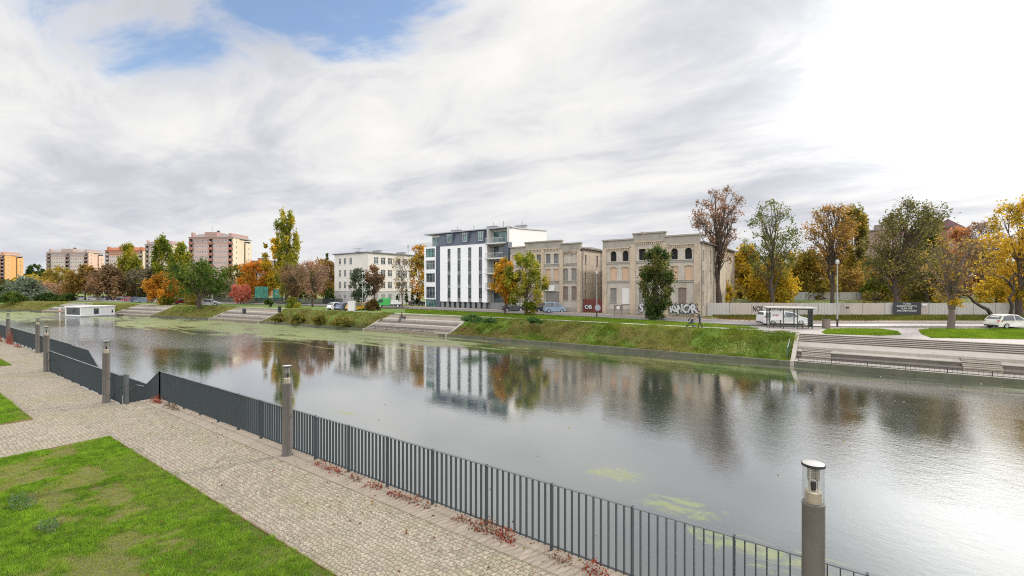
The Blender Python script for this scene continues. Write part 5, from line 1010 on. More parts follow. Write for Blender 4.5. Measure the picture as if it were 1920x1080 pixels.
tree('grey olive tree in front of the lit wall of the pink tower', 448, 158, 496, 44, 'round', OLV, 2600, 0.45, .1, limbs=18); tree('dark shaded tree under the pink tower', 428, 150, 522, 56, 'dome', GRY, 2400, 0.42, .05)
tree('bright orange maple left of the tall poplar', 482, 140, 491, 66, 'round', ORR, 5200, 0.38, .18, .25); tree('small coral red tree by the iron fence', 451, 124, 532, 38, 'round', RED_, 2200, 0.28, .12, .1)
tree('tallest poplar, yellow green and thin at the top', 537, 132, 386, 40, 'poplar', YGR, 7500, 0.36, .05, .4, nclump=80, limbs=40, scatter=.24); tree('golden yellow tree leaning against the tallest poplar', 514, 138, 441, 42, 'round', YEL, 4200, 0.4, .18, .3)
tree('brown green tree behind the sparse pink one', 560, 128, 496, 58, 'round', OLV, 3200, 0.4, .1); tree('rusty brown tree left of the pale school building', 606, 132, 486, 52, 'round', BRO, 4200, 0.4, .1); tree('small distant dark poplar above the rusty trees', 613, 230, 474, 10, 'poplar', DGRN, 700, .5, .1)
tree('half bare pinkish brown tree with forking trunk left of the school', 586, 105, 490, 78, 'vase', PNK, 2700, 0.21, .22, .22, limbs=40, trunks=3, nclump=56, scatter=.2, fork=.16); tree('half bare brown tree next to the pinkish one', 548, 110, 498, 46, 'vase', RBR, 1700, .24, .25, .14, limbs=30, trunks=2, fork=.2)
bush('dark bush on the grass, left of two below the poplar', 505, 104, 562, 20, DGRN, 700, .25); bush('yellow green bush on the grass, right of two below the poplar', 548, 101, 557, 27, GYL, 1100, .25); bush('dark foliage bush at the left corner of the school', 616, 122, 536, 22, DGRN, 700, .3)
# around the school and the white block
tree('silvery spruce in front of the corner of the school', 672, 101, 503, 36, 'round', SPR, 2600, .25, .12, .13, name='conifer_tree'); tree('rust red tree in front of the school windows', 701, 104, 500, 44, 'vase', RBR, 2600, .24, .3, .2, trunks=2, limbs=24)
bush('dark red brown rounded bush on the grass before the green truck', 699, 89, 563, 30, [(0.075, 0.07, 0.02), (.13, .085, .03), (.15, .07, .035)], 1300, .2)
tree('nearly bare tree in front of the right end of the school', 754, 99, 474, 56, 'vase', BRO, 420, .22, .25, .17, limbs=46, nclump=60, scatter=.22, fork=.22, bark=BARK_PALE)
tree('tall yellow orange tree squeezed against the white block', 786, 112, 452, 34, 'column', YOL + ORG[1:], 3000, .26, .08, .2, nclump=60, scatter=.42)
for px, yt, lab in ((745, 552, 'small dark cypress, left of four by the parking place'), (762, 541, 'dark cypress, second from the left by the parking place'), (773, 538, 'tallest dark cypress by the parking place'), (783, 548, 'dark cypress nearest the white block')): tree(lab, px, 112, yt, 9, 'cone', DGRN, 700, .22, .03, .08, name='cypress_tree', group='cypresses by the parking place', limbs=0, nclump=24)
# before the derelict buildings
tree('orange yellow tree, left of the pair in front of the ochre building', 946, 76, 481, 48, 'round', YEL[:2] + ORG[1:], 4200, .25, .22, .13, lean=(.3, 0)); tree('yellow green tree, right of the pair in front of the ochre building', 986, 73, 469, 76, 'round', GYL + [(0.36, .30, .03)], 5200, .2, .12, .2, trunks=2, fork=.2, nclump=70, scatter=.2, limbs=40)
bush('leafy undergrowth at the foot of the yellow green tree', 997, 72.5, 567, 24, GYL, 700, .2)
tree('dark green narrow tree before the ruin with arched windows', 1231, 64, 461, 64, 'column', [(0.035, 0.06, 0.018), (0.055, 0.085, 0.022), (0.085, 0.11, 0.03), (0.14, .13, .035)], 9500, .18, .06, .2, nclump=90, scatter=.3, limbs=30); bush('dark green shoots around the foot of the narrow tree', 1228, 63.2, 574, 40, DGRN, 1300, .18)
for px, t, yt, w, lab in ((882, 62, 590, 50, 'dark green weedy bush at the top of the slope beside the stone steps'), (1000, 59, 596, 40, 'dark green weedy bush at the top of the middle slope'), (918, 61, 597, 30, 'low weedy bush right of the larger one at the slope top')): bush(lab, px, t, yt, w, [(0.05, .10, .03), (.075, .14, .035), (.11, .17, .05)], 900, .16, -.15)
bush('reddish brown dock weeds at the foot of the slope beside the steps', 872, 66.0, 613, 22, [(.2, .12, .05), (.28, .14, .06), (.15, .12, .04)], 600, .14, -1.8)
for px, yt, w, lab in ((642, 592, 46, 'large olive willow bush overhanging the water left of the railing'), (600, 592, 34, 'olive reed bush, second from the railing at the waterline'), (560, 590, 30, 'olive reed bush, third from the railing at the waterline'), (522, 588, 26, 'small dark reed bush at the waterline near the far steps')):
    a_ = (px - 960) / FPX; t_b = 75.0
    for _ in range(8): t_b = (float(bank(Q(px, t_b).x)) + 0.25) / (ST * a_ + CT)
    bush(lab, px, t_b, yt, w, [(0.09, .10, .02), (.16, .15, .03), (.24, .19, .05)], 1100, .22, -2.0)
# right-hand side, behind the concrete fence
tree('tall sparse reddish tree with forked trunk right of the ruin', 1347, 78, 348, 106, 'vase', PUR + [(.22, .12, .06)], 3600, .2, .36, .42, limbs=60, trunks=2, fork=.2, nclump=90, scatter=.17)
tree('airy green tree behind the concrete fence, right of the forked tree', 1447, 80, 373, 98, 'round', [(0.07, .085, .025), (.12, .135, .035), (.20, .185, .05)], 4300, .19, .28, .36, limbs=50, nclump=90, scatter=.19)
tree('golden yellow bushy tree under the airy green tree', 1452, 84, 486, 92, 'dome', YEL, 4600, .3, .03); tree('yellow tree just right of the ruin wall', 1402, 94, 462, 74, 'dome', YOL + YEL[1:], 5600, .34, .03); tree('bright yellow low tree against the ruin wall', 1352, 86, 520, 44, 'dome', YEL, 2000, .3, .03)
tree('sparse orange brown tree with open top and forked foot', 1560, 82, 383, 112, 'vase', [(.15, .10, .03), (.26, .16, .04), (.34, .19, .05)], 3600, .21, .34, .38, limbs=60, trunks=2, fork=.1, nclump=80, scatter=.17)
tree('tall orange and green poplar behind the open topped tree', 1598, 102, 386, 52, 'poplar', [(.09, .10, .03)] + YOL, 6800, .34, .1, .3, nclump=60)
tree('yellow brown bushy tree before the lamp post', 1512, 94, 470, 96, 'dome', YOL, 5600, .34, .03); tree('brown orange bushy tree right of the lamp post', 1604, 95, 508, 96, 'dome', BRO, 4600, .34, .03); tree('green yellow bush tree left of the dark olive tree', 1640, 88, 520, 50, 'dome', GYL, 2000, .3, .03)
dk = tree('large dark olive tree with a thick trunk above the black notice board', 1676, 76, 376, 128, 'round', [(.075, .075, .028), (.12, .115, .038), (.19, .16, .05)], 7200, .22, .24, .42, limbs=60, trunks=1, fork=.28, nclump=76, scatter=.25, lean=(2.2, .4))
tree('olive drooping tree just right of the dark olive tree', 1738, 84, 408, 80, 'round', OLV, 5600, .3, .12, .35); tree('leafy olive tree low behind the notice board', 1716, 88, 470, 110, 'dome', YOL, 4600, .32, .03)
tree('rust orange tree below the pyramid roof', 1800, 108, 424, 70, 'round', [(.22, .10, .04), (.34, .15, .06), (.40, .2, .06)], 4800, .34, .15, .3); tree('bare purple tree left of the large yellow one', 1846, 104, 412, 92, 'vase', PUR, 3000, .26, .2, .3, limbs=60, nclump=80, scatter=.18, bark=BARK_PALE)
tree('near tree on the verge with sparse brown and yellow leaves', 1782, 50.5, 442, 116, 'vase', [(.10, .07, .04), (.15, .10, .045), (.22, .15, .04), (.34, .24, .03)], 1700, .16, .28, .27, limbs=54, trunks=3, fork=.36, nclump=60, scatter=.22, bark=BARK_PALE)
bush('clump of yellow leaves sprouting from the trunk of the near tree', 1790, 50.2, 560, 34, YEL, 260, .14, 2.2)
tree('large golden yellow tree filling the right edge', 1912, 72, 372, 128, 'round', YEL + [(.40, .24, .03)], 6500, .24, .14, .42, limbs=40, nclump=80, scatter=.22); tree('yellow tree beyond the right frame edge', 1990, 74, 400, 120, 'round', ORG, 4000, .3, .1, .4)
tree('yellow low branches hanging over the fence at the right', 1868, 80, 520, 70, 'dome', YEL, 2600, .26, .05); tree('sparse twiggy low tree over the second fence', 1640, 80, 548, 70, 'vase', BRO, 300, .18, .2, .1, limbs=30, nclump=40)
for px, t_, yt, w, pl_, lab in ((1396, 125, 470, 90, BRO, 'brown orange background tree right behind the ruin'), (1478, 122, 468, 90, YOL, 'yellow olive background tree between the airy green and the open topped tree'), (1545, 126, 472, 90, BRO, 'brown background tree behind the lamp post'), (1668, 118, 470, 80, OLV, 'olive background tree before the mauve apartment block'),
        (1745, 120, 455, 90, YOL, 'yellow olive background tree below and left of the pyramid roof'), (1830, 124, 458, 90, RBR, 'reddish brown background tree below the bare purple tree'), (1885, 112, 440, 80, YOL, 'yellow olive background tree behind the large golden one'), (1620, 112, 486, 60, ORG, 'orange background tree under the white roof edge')): tree(lab, px, t_, yt, w, 'dome', pl_, 3600, .42, .03, .3, limbs=8)
# leaning bare trunk and twisted trunk at the right
for lab, pts, rad in (('dark bare trunk leaning left over the fence behind the white hatchback', [(1862, 591), (1852, 580), (1838, 573), (1826, 565), (1817, 555), (1814, 545)], .24), ('twisted dark trunk before the fence right of the leaning one', [(1894, 590), (1898, 573), (1892, 560), (1902, 545), (1893, 528)], .2)):
    t_ = 70.0; o_ = Q(pts[0][0], t_); tt = thing('bare_tree', lab, 'tree', o_); mb = MB(); P3 = [Q(a, t_ - .4 * i, zat(b, t_)) - o_ for i, (a, b) in enumerate(pts)]; P3[0].z = -.1
    mb.tube(P3, [rad * (1.15 - .13 * i) for i in range(len(pts))], 8); mb.build('trunk', BARK, tt, True); mb = MB()
    for k in range(7): e = P3[-1] + Vector((random.uniform(-2.2, 2.2), random.uniform(-1, 1), random.uniform(.4, 2.4))); mb.tube([P3[-1 - k % 2], P3[-1].lerp(e, .5) + Vector((0, 0, .3)), e], [.08, .05, .02], 5)
    mb.build('limbs', BARK, tt, True)
# low far wood that closes the horizon
rng = np.random.default_rng(99); n = 26000; px = rng.uniform(-250, 2200, n); t_ = rng.uniform(300, 420, n); hmax = 5 + 6 * vnoise(px * .1, px * 0, 3.0, 5); ax = (px - 960) / FPX
zz = hmax * rng.random(n) ** .8; pts = np.stack([t_ * (CT * ax - ST), t_ * (ST * ax + CT), zz], 1); pc = np.asarray([(.06, .08, .025), (.10, .10, .03), (.18, .13, .04), (.13, .085, .045)]); cc = pc[rng.integers(0, 4, n)] * rng.uniform(.7, 1.2, (n, 1))
tag(np_mesh('distant_woods', leafcloud(pts, 1.6, cc, rng), 4, LEAF, None, cc), 'low autumn woods far off along the horizon', 'woods', kind='stuff')
# fallen leaves on the verge by the road and drifting on the canal
def scatter_leaves(name, label, X, Y, Z, size, pal, seed):
    rng = np.random.default_rng(seed); n = len(X); c = np.asarray(pal)[rng.integers(0, len(pal), n)]; tag(np_mesh(name, leafcloud(np.stack([X, Y, Z], 1), size, c, rng, 1.0 - 1e-3), 4, LEAF, None, c), label, 'leaves', kind='stuff')
n = 5200; d_ = RNG.uniform(3.4, 9.5, n); k = RNG.integers(8, len(RL) - 30, n); fx = RNG.random(n); A = np.array([(p.x, p.y) for p in RL]); B = A[k] * (1 - fx[:, None]) + A[k + 1] * fx[:, None]; dd = A[k + 1] - A[k]; dd /= np.linalg.norm(dd, axis=1)[:, None]
scatter_leaves('fallen_leaves', 'brown fallen leaves strewn on the pavement and verge beyond the road', B[:, 0] + dd[:, 1] * d_, B[:, 1] - dd[:, 0] * d_, np.full(n, .165), .07, [(.24, .11, .04), (.30, .17, .05), (.16, .08, .04)], 3)
n = 420; X = np.concatenate([RNG.uniform(-22, 1, 300), RNG.uniform(-17.5, -6, 120)]); Y = np.concatenate([4.3 + 2.6 * RNG.random(300) ** .5, RNG.uniform(.8, 4.2, 120)]); scatter_leaves('fallen_leaves', 'small brown and red leaves blown over the promenade and the nearest lawn', X, Y, np.where(Y > 4.3, .018, .05), .028, [(.24, .11, .04), (.34, .20, .05), (.30, .06, .04), (.16, .08, .04)], 6)
n = 170; X = RNG.uniform(-45, 12, n); Y = np.concatenate([RNG.uniform(36, 47, 110), RNG.uniform(11, 36, 60)]); scatter_leaves('floating_leaves', 'tiny pale leaves drifting on the canal', X, Y, np.full(n, WATER_Z + .01), .07, [(.55, .52, .4), (.45, .35, .12), (.6, .58, .5)], 4)

# ------------------------------------------------------------------ vehicles
def paint(n, c): 
    m = plain(n, c, 0.3, 0.03, 2, spec=.6); return m
LAMPR = plain('red_lens', (.32, .02, .02), .3, .1); LAMPW = plain('clear_lens', (.62, .64, .64), .2, .1); CARGL = glass_dark('car_glass', (.025, .03, .033), .05)
def car(name, label, cat, loc, rz, Ln, Wd, Ht, shape, pm, group=None, plate=True):
    """side silhouette lofted over seven stations, with wheel openings, glass, lamps and wheels"""
    c = thing(name, label, cat, loc, rz, group); wr = 0.315; wx = (Ln * .19, Ln * .81) if shape != 'van' else (Ln * .2, Ln * .8)
    gx = 0.20
    if shape == 'hatch': top = [(0.0, .42), (.01, .62), (.03, .80), (.05, .95), (.115, 1.0 * Ht * .83), (.16, Ht * .93), (.26, Ht * .99), (.42, Ht), (.56, Ht * .965), (.70, Ht * .70), (.78, Ht * .64), (.93, Ht * .54), (.985, Ht * .45), (1.0, .40)]; win = [(.10, .60), (.135, .895), (.26, .955), (.42, .965), (.55, .925), (.69, .635)]
    elif shape == 'van': top = [(0, .4), (.005, .8), (.015, 1.2), (.04, Ht * .93), (.09, Ht * .985), (.3, Ht), (.55, Ht * .985), (.68, Ht * .90), (.80, Ht * .66), (.93, Ht * .56), (.985, Ht * .45), (1, .38)]; win = [(.05, .60), (.07, .90), (.3, .945), (.55, .93), (.66, .86), (.765, .62)]
    else: top = [(0, .42), (.01, .62), (.04, Ht * .62), (.15, Ht * .66), (.26, Ht * .90), (.36, Ht * .985), (.5, Ht), (.6, Ht * .96), (.74, Ht * .66), (.93, Ht * .54), (.985, Ht * .45), (1, .4)]; win = [(.2, .64), (.285, .89), (.37, .94), (.5, .955), (.59, .92), (.715, .645)]
    prof = [(x * Ln, z) for x, z in top]
    bot = [(Ln, .25)]
    for w in reversed(wx): bot += [(w + (wr + .06) * math.cos(a), wr * .95 + (wr + .06) * math.sin(a)) for a in np.linspace(-.15, math.pi + .15, 9)]
    bot += [(0.02, .25)]
    poly = prof + bot; belt = Ht * .60
    def hw(x, z):
        f = x / Ln; e = 1 - .10 * max(0, abs(f - .5) * 2 - .72) / .28 * 1.3; b_ = Wd / 2 * e
        return b_ * (1 - .015 * (z < .4)) if z <= belt else b_ * (1 - .24 * ((z - belt) / (Ht - belt)) ** 1.2)
    m_ = MB(); n = len(poly); L_ = [(x, hw(x, z), z) for x, z in poly]; R_ = [(x, -hw(x, z), z) for x, z in poly]; k = len(prof)
    st = [-1, -.93, -.5, 0, .5, .93, 1]; vs = []; 
    for s_ in st: vs += [(x, s_ * hw(x, z) , z + (0 if abs(s_) == 1 else (.012 if abs(s_) > .9 else .03) * (1 if 0 < i < k - 1 and z > .5 else 0))) for i, (x, z) in enumerate(poly)]
    fs = [(j * n + i, j * n + (i + 1) % n, (j + 1) * n + (i + 1) % n, (j + 1) * n + i) for j in range(len(st) - 1) for i in range(n) if i < k - 1 or i >= n - 1 or True]
    m_.add(vs, fs)
    bm = bmesh.new(); side = [bm.verts.new(p) for p in R_]; f = bm.faces.new(side); res = bmesh.ops.triangulate(bm, faces=[f]); bm.verts.ensure_lookup_table(); bm.verts.index_update(); tri = [tuple(v.index for v in ff.verts) for ff in bm.faces]; bm.free()
    m_.add(R_, tri); m_.add(L_, tri); body = m_.build('body', pm, c, True)
    # glass, a hair outside the skin
    for sgn in (-1, 1):
        m_ = MB(); wp = [(x * Ln, z * Ht) for x, z in win]; m_.add([(x, sgn * (hw(x, z) + .006), z) for x, z in wp], [tuple(range(len(wp)))]); sw = m_.build('side_window', CARGL, c)
        m_ = MB(); xm = Ln * .42 if shape != 'van' else Ln * .46
        for xp in ((xm,) if shape != 'van' else (xm, Ln * .24)): zb, zt = win[0][1] * Ht, win[2][1] * Ht; m_.add([(xp - .04, sgn * (hw(xp, zb) + .012), zb), (xp + .04, sgn * (hw(xp, zb) + .012), zb), (xp + .04, sgn * (hw(xp, zt) + .012), zt + .02), (xp - .04, sgn * (hw(xp, zt) + .012), zt + .02)], [(0, 1, 2, 3)])
        m_.build('pillar', pm, sw)
        m_ = MB(); xd = Ln * .62; m_.beam((xd, sgn * (hw(xd, Ht * .62) + .02), Ht * .63), (xd, sgn * (hw(xd, Ht * .62) + .16), Ht * .65), .1, .13); m_.build('wing_mirror', pm, c)
        m_ = MB(); [m_.beam((x - .09, sgn * (hw(x, Ht * .55) + .012), Ht * .55), (x + .09, sgn * (hw(x, Ht * .55) + .012), Ht * .55), .02, .025) for x in (Ln * .36, Ln * .55)]; m_.build('door_handle', BLACK, c)
        m_ = MB(); x0, x1, z0 = Ln * .90, Ln * .965, Ht * .47; m_.add([(x0, sgn * (hw(x0, z0) + .008), z0 + .02), (x1, sgn * (hw(x1, z0) + .01), z0 - .06), (x1 + .02, sgn * (hw(x1, z0) - .25), z0 - .03), (x1 - .01, sgn * (hw(x1, z0) - .22), z0 + .08), (x0, sgn * (hw(x0, z0) - .02), z0 + .12)], [(0, 1, 2, 3, 4)]); m_.build('headlight', LAMPW, c)
        zt = Ht * (.62 if shape != 'van' else .66); m_ = MB(); x1 = Ln * (.10 if shape != 'van' else .05); m_.add([(-.012 + .03 * Ln * .3, sgn * (hw(.1, zt) - .22), zt), (x1, sgn * (hw(x1, zt) + .008), zt + .04), (x1 * .8, sgn * (hw(x1, zt - .16) + .008), zt - .15), (-.01, sgn * (hw(.1, zt) - .1), zt - .17)], [(0, 1, 2, 3)]); m_.build('taillight', LAMPR, c)
    def pane(i0, i1, inset, nm):
        a, b_ = Vector((prof[i0][0], 0, prof[i0][1])), Vector((prof[i1][0], 0, prof[i1][1])); d = (b_ - a); a2 = a + d * inset; b2 = b_ - d * inset; nn = Vector((-d.z, 0, d.x)).normalized() * .04
        if nn.z < 0: nn = -nn
        m_ = MB(); wa, wb = hw(a2.x, a2.z) * .86, hw(b2.x, b2.z) * .86; m_.add([(a2.x + nn.x, -wa, a2.z + nn.z), (a2.x + nn.x, wa, a2.z + nn.z), (b2.x + nn.x, wb, b2.z + nn.z), (b2.x + nn.x, -wb, b2.z + nn.z)], [(0, 1, 2, 3)]); m_.build(nm, CARGL, c)
    if shape == 'hatch': pane(8, 9, .06, 'windscreen'); pane(3, 5, .1, 'rear_window')
    elif shape == 'van': pane(7, 8, .06, 'windscreen'); pane(2, 3, .1, 'rear_window')
    else: pane(7, 8, .06, 'windscreen'); pane(3, 4, .08, 'rear_window')
    for sx in (0, 1): m_ = MB(); x = -.03 if sx == 0 else Ln - .05; m_.box(x, x + .08, -Wd * .38, Wd * .38, .26, .40); m_.build('bumper', BLACK, c)
    if plate: m_ = MB(); m_.box(-.045, -.025, -.26, .26, .52, .63); m_.build('number_plate', WHITEM, c)
    for x in wx:
        for sgn in (-1, 1):
            m_ = MB(); y0, y1 = sgn * (Wd / 2 - .21), sgn * (Wd / 2 - .005); prof_w = [(wr * .62, y1), (wr * .94, y1), (wr, y1 - sgn * .03), (wr, y0), (0.02, y0)]; nn = 20
            vs = [(x + r * math.cos(6.2832 * q / nn), y, wr + r * math.sin(6.2832 * q / nn)) for r, y in prof_w for q in range(nn)]; m_.add(vs, [(i * nn + q, i * nn + (q + 1) % nn, (i + 1) * nn + (q + 1) % nn, (i + 1) * nn + q) for i in range(len(prof_w) - 1) for q in range(nn)]); w_ = m_.build('wheel', RUBBER, c, True)
            m_ = MB(); m_.tube([(x, y1 - sgn * .05, wr), (x, y1 - sgn * .02, wr)], wr * .6, 20); 
            for q in range(5): a = q * 1.2566; m_.beam((x, y1 - sgn * .012, wr), (x + wr * .6 * math.cos(a), y1 - sgn * .012, wr + wr * .6 * math.sin(a)), .07, .02, (0, 1, 0))
            m_.build('rim', ALU, w_)
    return c
CW = paint('white_paint', (.74, .74, .73)); CS = paint('silver_paint', (.40, .42, .44)); CB = paint('blue_paint', (.05, .10, .18)); CLB = paint('pale_blue_paint', (.28, .36, .46)); CD = paint('dark_paint', (.03, .033, .04)); CR = paint('red_paint', (.28, .03, .035)); CY = paint('yellow_paint', (.62, .36, .03)); CSB = paint('steel_blue_paint', (.14, .20, .28)); CG = paint('bright_green_paint', (.05, .42, .09)); CP = paint('pearl_paint', (.66, .65, .58))
wv = P(1424, 609.6); car('parked_van', 'white compact van driving past behind the bus shelter', 'van', wv + Vector((0, 0, .03)), TH, 5.4, 1.9, 1.62, 'van', CW)
hp = P(1858, 616.2); car('parked_car', 'white hatchback with red tail light parked at the right edge', 'car', hp + Vector((0, 0, .03)), TH + R(4), 4.2, 1.78, 1.5, 'hatch', CP)
for px, t_, rz, shp, pm, lab, Ln in [
        (617, 90, 60, 'hatch', CW, 'white car, leftmost of the cluster before the school', 4.0), (633, 89, 62, 'hatch', CSB, 'steel blue car between the white and the yellow one', 4.0), (652, 88.5, 58, 'hatch', CY, 'yellow taxi like car beside the white advertising pillar', 4.1), (673, 92, 20, 'hatch', CY, 'second yellow car half behind the white advertising pillar', 4.0),
        (766, 112, 20, 'hatch', CD, 'dark car with bright roof parked by the cypresses', 4.3), (941, 86, 15, 'sedan', CD, 'dark car under the balconies of the white block', 4.2), (1000, 84, 10, 'sedan', CD, 'dark car half hidden by the yellow green tree', 4.2),
        (378, 112, 12, 'hatch', CS, 'silver car by the lamp post under the spreading green tree', 4.0), (323, 122, 12, 'sedan', CR, 'dark red car just right of the round golden tree', 4.3), (290, 128, 40, 'hatch', CW, 'white car just left of the round golden tree', 3.9), (276, 132, 35, 'hatch', CD, 'black car next to the white one by the golden tree', 4.0),
        (254, 134, 12, 'sedan', CSB, 'steel blue saloon in the row behind the houseboat', 4.5), (243, 142, 50, 'hatch', CB, 'dark blue car, behind the steel blue saloon', 4.0), (229, 146, 12, 'hatch', CR, 'red car in the middle of the row behind the houseboat', 4.1), (212, 150, 30, 'sedan', CD, 'black saloon left of the red car', 4.3), (199, 152, 50, 'hatch', CD, 'dark hatchback under the reddish brown tree', 4.0), (185, 154, 25, 'hatch', CS, 'silver car under the rusty orange tree', 4.1), (163, 156, 30, 'hatch', CW, 'white van like car far left in the row', 4.2), (139, 158, 30, 'sedan', CW, 'white car at the left end of the row beside the hedge', 4.2)]:
    g_ = Q(px, t_); car('parked_car', lab, 'car', g_, TH + R(rz), Ln, 1.75, 1.47, shp, pm, 'cars parked beyond the canal', True)
g_ = Q(1019, 82); car('parked_van', 'pale blue old van parked before the left ochre building', 'van', g_, TH + R(8), 3.9, 1.8, 1.85, 'van', CLB)
# green flatbed truck
g_ = Q(707, 101); tk = thing('flatbed_truck', 'bright green lorry with white flatbed sides by the cypresses', 'truck', g_, TH + R(10)); 
m_ = MB(); m_.prism([(.0, .55), (-.02, 1.05), (.35, 1.75), (.55, 2.05), (2.75, 2.1), (2.8, .55)], -.95, .95); m_.build('cab', CG, tk, bevel=.05)
m_ = MB(); m_.add([(.005, -.8, 1.12), (.005, .8, 1.12), (.34, .72, 1.73), (.34, -.72, 1.73)], [(0, 1, 2, 3)]); m_.build('windscreen', CARGL, tk)
for sg_ in (-1, 1): m_ = MB(); m_.add([(.25, sg_ * .957, 1.15), (.55, sg_ * .957, 1.85), (1.3, sg_ * .957, 1.88), (1.3, sg_ * .957, 1.15)], [(0, 1, 2, 3)]); m_.build('side_window', CARGL, tk)
m_ = MB(); m_.box(2.9, 5.6, -1.0, 1.0, .75, .85); m_.box(2.9, 5.6, -1.03, -1.0, .75, 1.25); m_.box(2.9, 5.6, 1.0, 1.03, .75, 1.25); m_.box(5.57, 5.63, -1, 1, .86, 1.25); m_.build('flatbed', CW, tk); m_ = MB(); m_.box(3.0, 4.4, -.8, .8, .86, 1.65); m_.build('load', plain('white_tarpaulin', (.7, .72, .68), .8, .08), tk); m_ = MB(); m_.box(.3, 5.5, -.4, .4, .45, .72); m_.build('chassis', BLACK, tk)
for x in (.75, 4.4):
    for sg_ in (-1, 1): m_ = MB(); m_.tube([(x, sg_ * .7, .38), (x, sg_ * .93, .38)], .38, 18); w_ = m_.build('wheel', RUBBER, tk, True); m_ = MB(); m_.tube([(x, sg_ * .92, .38), (x, sg_ * .945, .38)], .2, 14); m_.build('rim', WHITEM, w_)

# ------------------------------------------------------------------ street furniture
def street_light(label, px, t, ytop, arm=0.0):
    o_ = Q(px, t); H = zat(ytop, t); s = thing('street_lamp', label, 'street lamp', o_, TH, 'street lamps beyond the canal'); PG = plain('galvanised', (.33, .34, .34), .5, .08)
    mb = MB(); mb.tube([(0, 0, -.1), (0, 0, .9)], .10, 10); mb.build('base', BLACK, s, True); mb = MB(); mb.tube([(0, 0, .9), (0, 0, H - .5)], [.075, .05], 10); mb.build('pole', PG, s, True)
    mb = MB(); mb.lathe([(.05, H - .5), (.16, H - .45), (.19, H - .15), (.12, H), (0, H + .02)], 14); mb.build('lamp_head', plain('lamp_head_white', (.45, .45, .45), .4, .05), s, True)
street_light('tall grey street lamp between the bus shelter and the notice board', 1570, 52, 487); street_light('pale street lamp in front of the red gate', 1119, 70, 508); street_light('thin street lamp before the corner of the school', 680, 93, 510); street_light('thin street lamp by the silver car under the green tree', 398, 113, 526)
# bus shelter
sA, sB = Q(1443, 50.8), Q(1523, 49.6); ln = (sB - sA).length; bs = thing('bus_shelter', 'bus shelter with dark posts, glass walls and a pale flat roof', 'bus shelter', sA, math.atan2(sB.y - sA.y, sB.x - sA.x))
SF = plain('shelter_frame', (.045, .055, .05), .5, .1)
for x in (0, ln * .33, ln * .66, ln):
    for y in ((0.0, 1.35) if x in (0, ln) else (1.35,)): m_ = MB(); m_.box(x - .045, x + .045, y - .045, y + .045, 0, 2.2); m_.build('post', SF, bs)
for x in (ln * .33, ln * .66): m_ = MB(); m_.box(x - .04, x + .04, -.04, .04, 0, 2.2); m_.build('post', SF, bs)
m_ = MB(); m_.box(-.35, ln + .35, -.45, 1.6, 2.2, 2.34); m_.build('roof', plain('shelter_roof', (.5, .49, .45), .6, .08), bs, bevel=.03)
m_ = MB(); m_.box(-.1, ln + .1, -.05, .05, 2.06, 2.195); m_.build('fascia', SF, bs)
for a, b_ in ((0.05, ln * .33 - .05), (ln * .33 + .05, ln * .66 - .05), (ln * .66 + .05, ln - .05)):
    m_ = MB(); m_.box(a, b_, -.006, .006, .3, 2.05); m_.build('glass_panel', CLEAR, bs); m_ = MB(); m_.box(a, b_, -.02, .02, .25, .29); m_.build('panel_rail', SF, bs)
for x in (0.0, ln): m_ = MB(); m_.box(x - .006, x + .006, .06, 1.28, .3, 2.05); m_.build('glass_panel', CLEAR, bs)
m_ = MB(); m_.box(.4, ln - .4, .95, 1.3, .44, .5); m_.box(.6, .66, 1.0, 1.25, 0, .44); m_.box(ln - .66, ln - .6, 1.0, 1.25, 0, .44); m_.build('bench', plain('bench_wood', (.2, .12, .06), .7, .2, 6), bs)
m_ = MB(); m_.box(ln - .11, ln + .11, .12, 1.2, .25, 2.0); m_.build('poster_case', SF, bs); 
m_ = MB(); m_.box(.12, ln * .33 - .08, -.028, -.008, .95, 1.9); pb = m_.build('timetable_poster', plain('poster_white', (.62, .61, .6), .6, .1), bs); m_ = MB(); [m_.box(.3 + .16 * k, .42 + .16 * k, -.034, -.029, 1.3 + .06 * (k % 2), 1.55) for k in range(4)]; m_.build('poster_print', plain('poster_print', (.35, .2, .2), .7, .2), pb)
o_ = P(1549, 616); t = thing('litter_bin', 'brown grey concrete litter bin on the paving right of the bus shelter', 'bin', o_, TH); m_ = MB(); m_.lathe([(.34, 0), (.40, .1), (.36, .9), (.40, .95), (.40, 1.02), (.30, 1.02), (.28, .8), (0, .75)], 16); m_.build('bin', plain('exposed_aggregate', (.22, .18, .16), .95, .25, 20, bump=.5), t, True); m_ = MB(); m_.lathe([(.29, .8), (.27, .98), (.30, 1.03)], 16); m_.build('liner', BLACK, t, True)
def bin_black(label, px, py): o_ = P(px, py); t = thing('litter_bin', label, 'bin', o_); m_ = MB(); m_.lathe([(0, 0), (.26, .02), (.3, .9), (.31, .95), (.24, 1.1), (0, 1.14)], 14); m_.build('bin', BLACK, t, True); m_ = MB(); m_.tube([(.34, 0, -.1), (.34, 0, 1.2)], .03, 6); m_.build('post', IRON, t)
bin_black('black litter bin at the top right corner of the far stone steps', 524, 586)
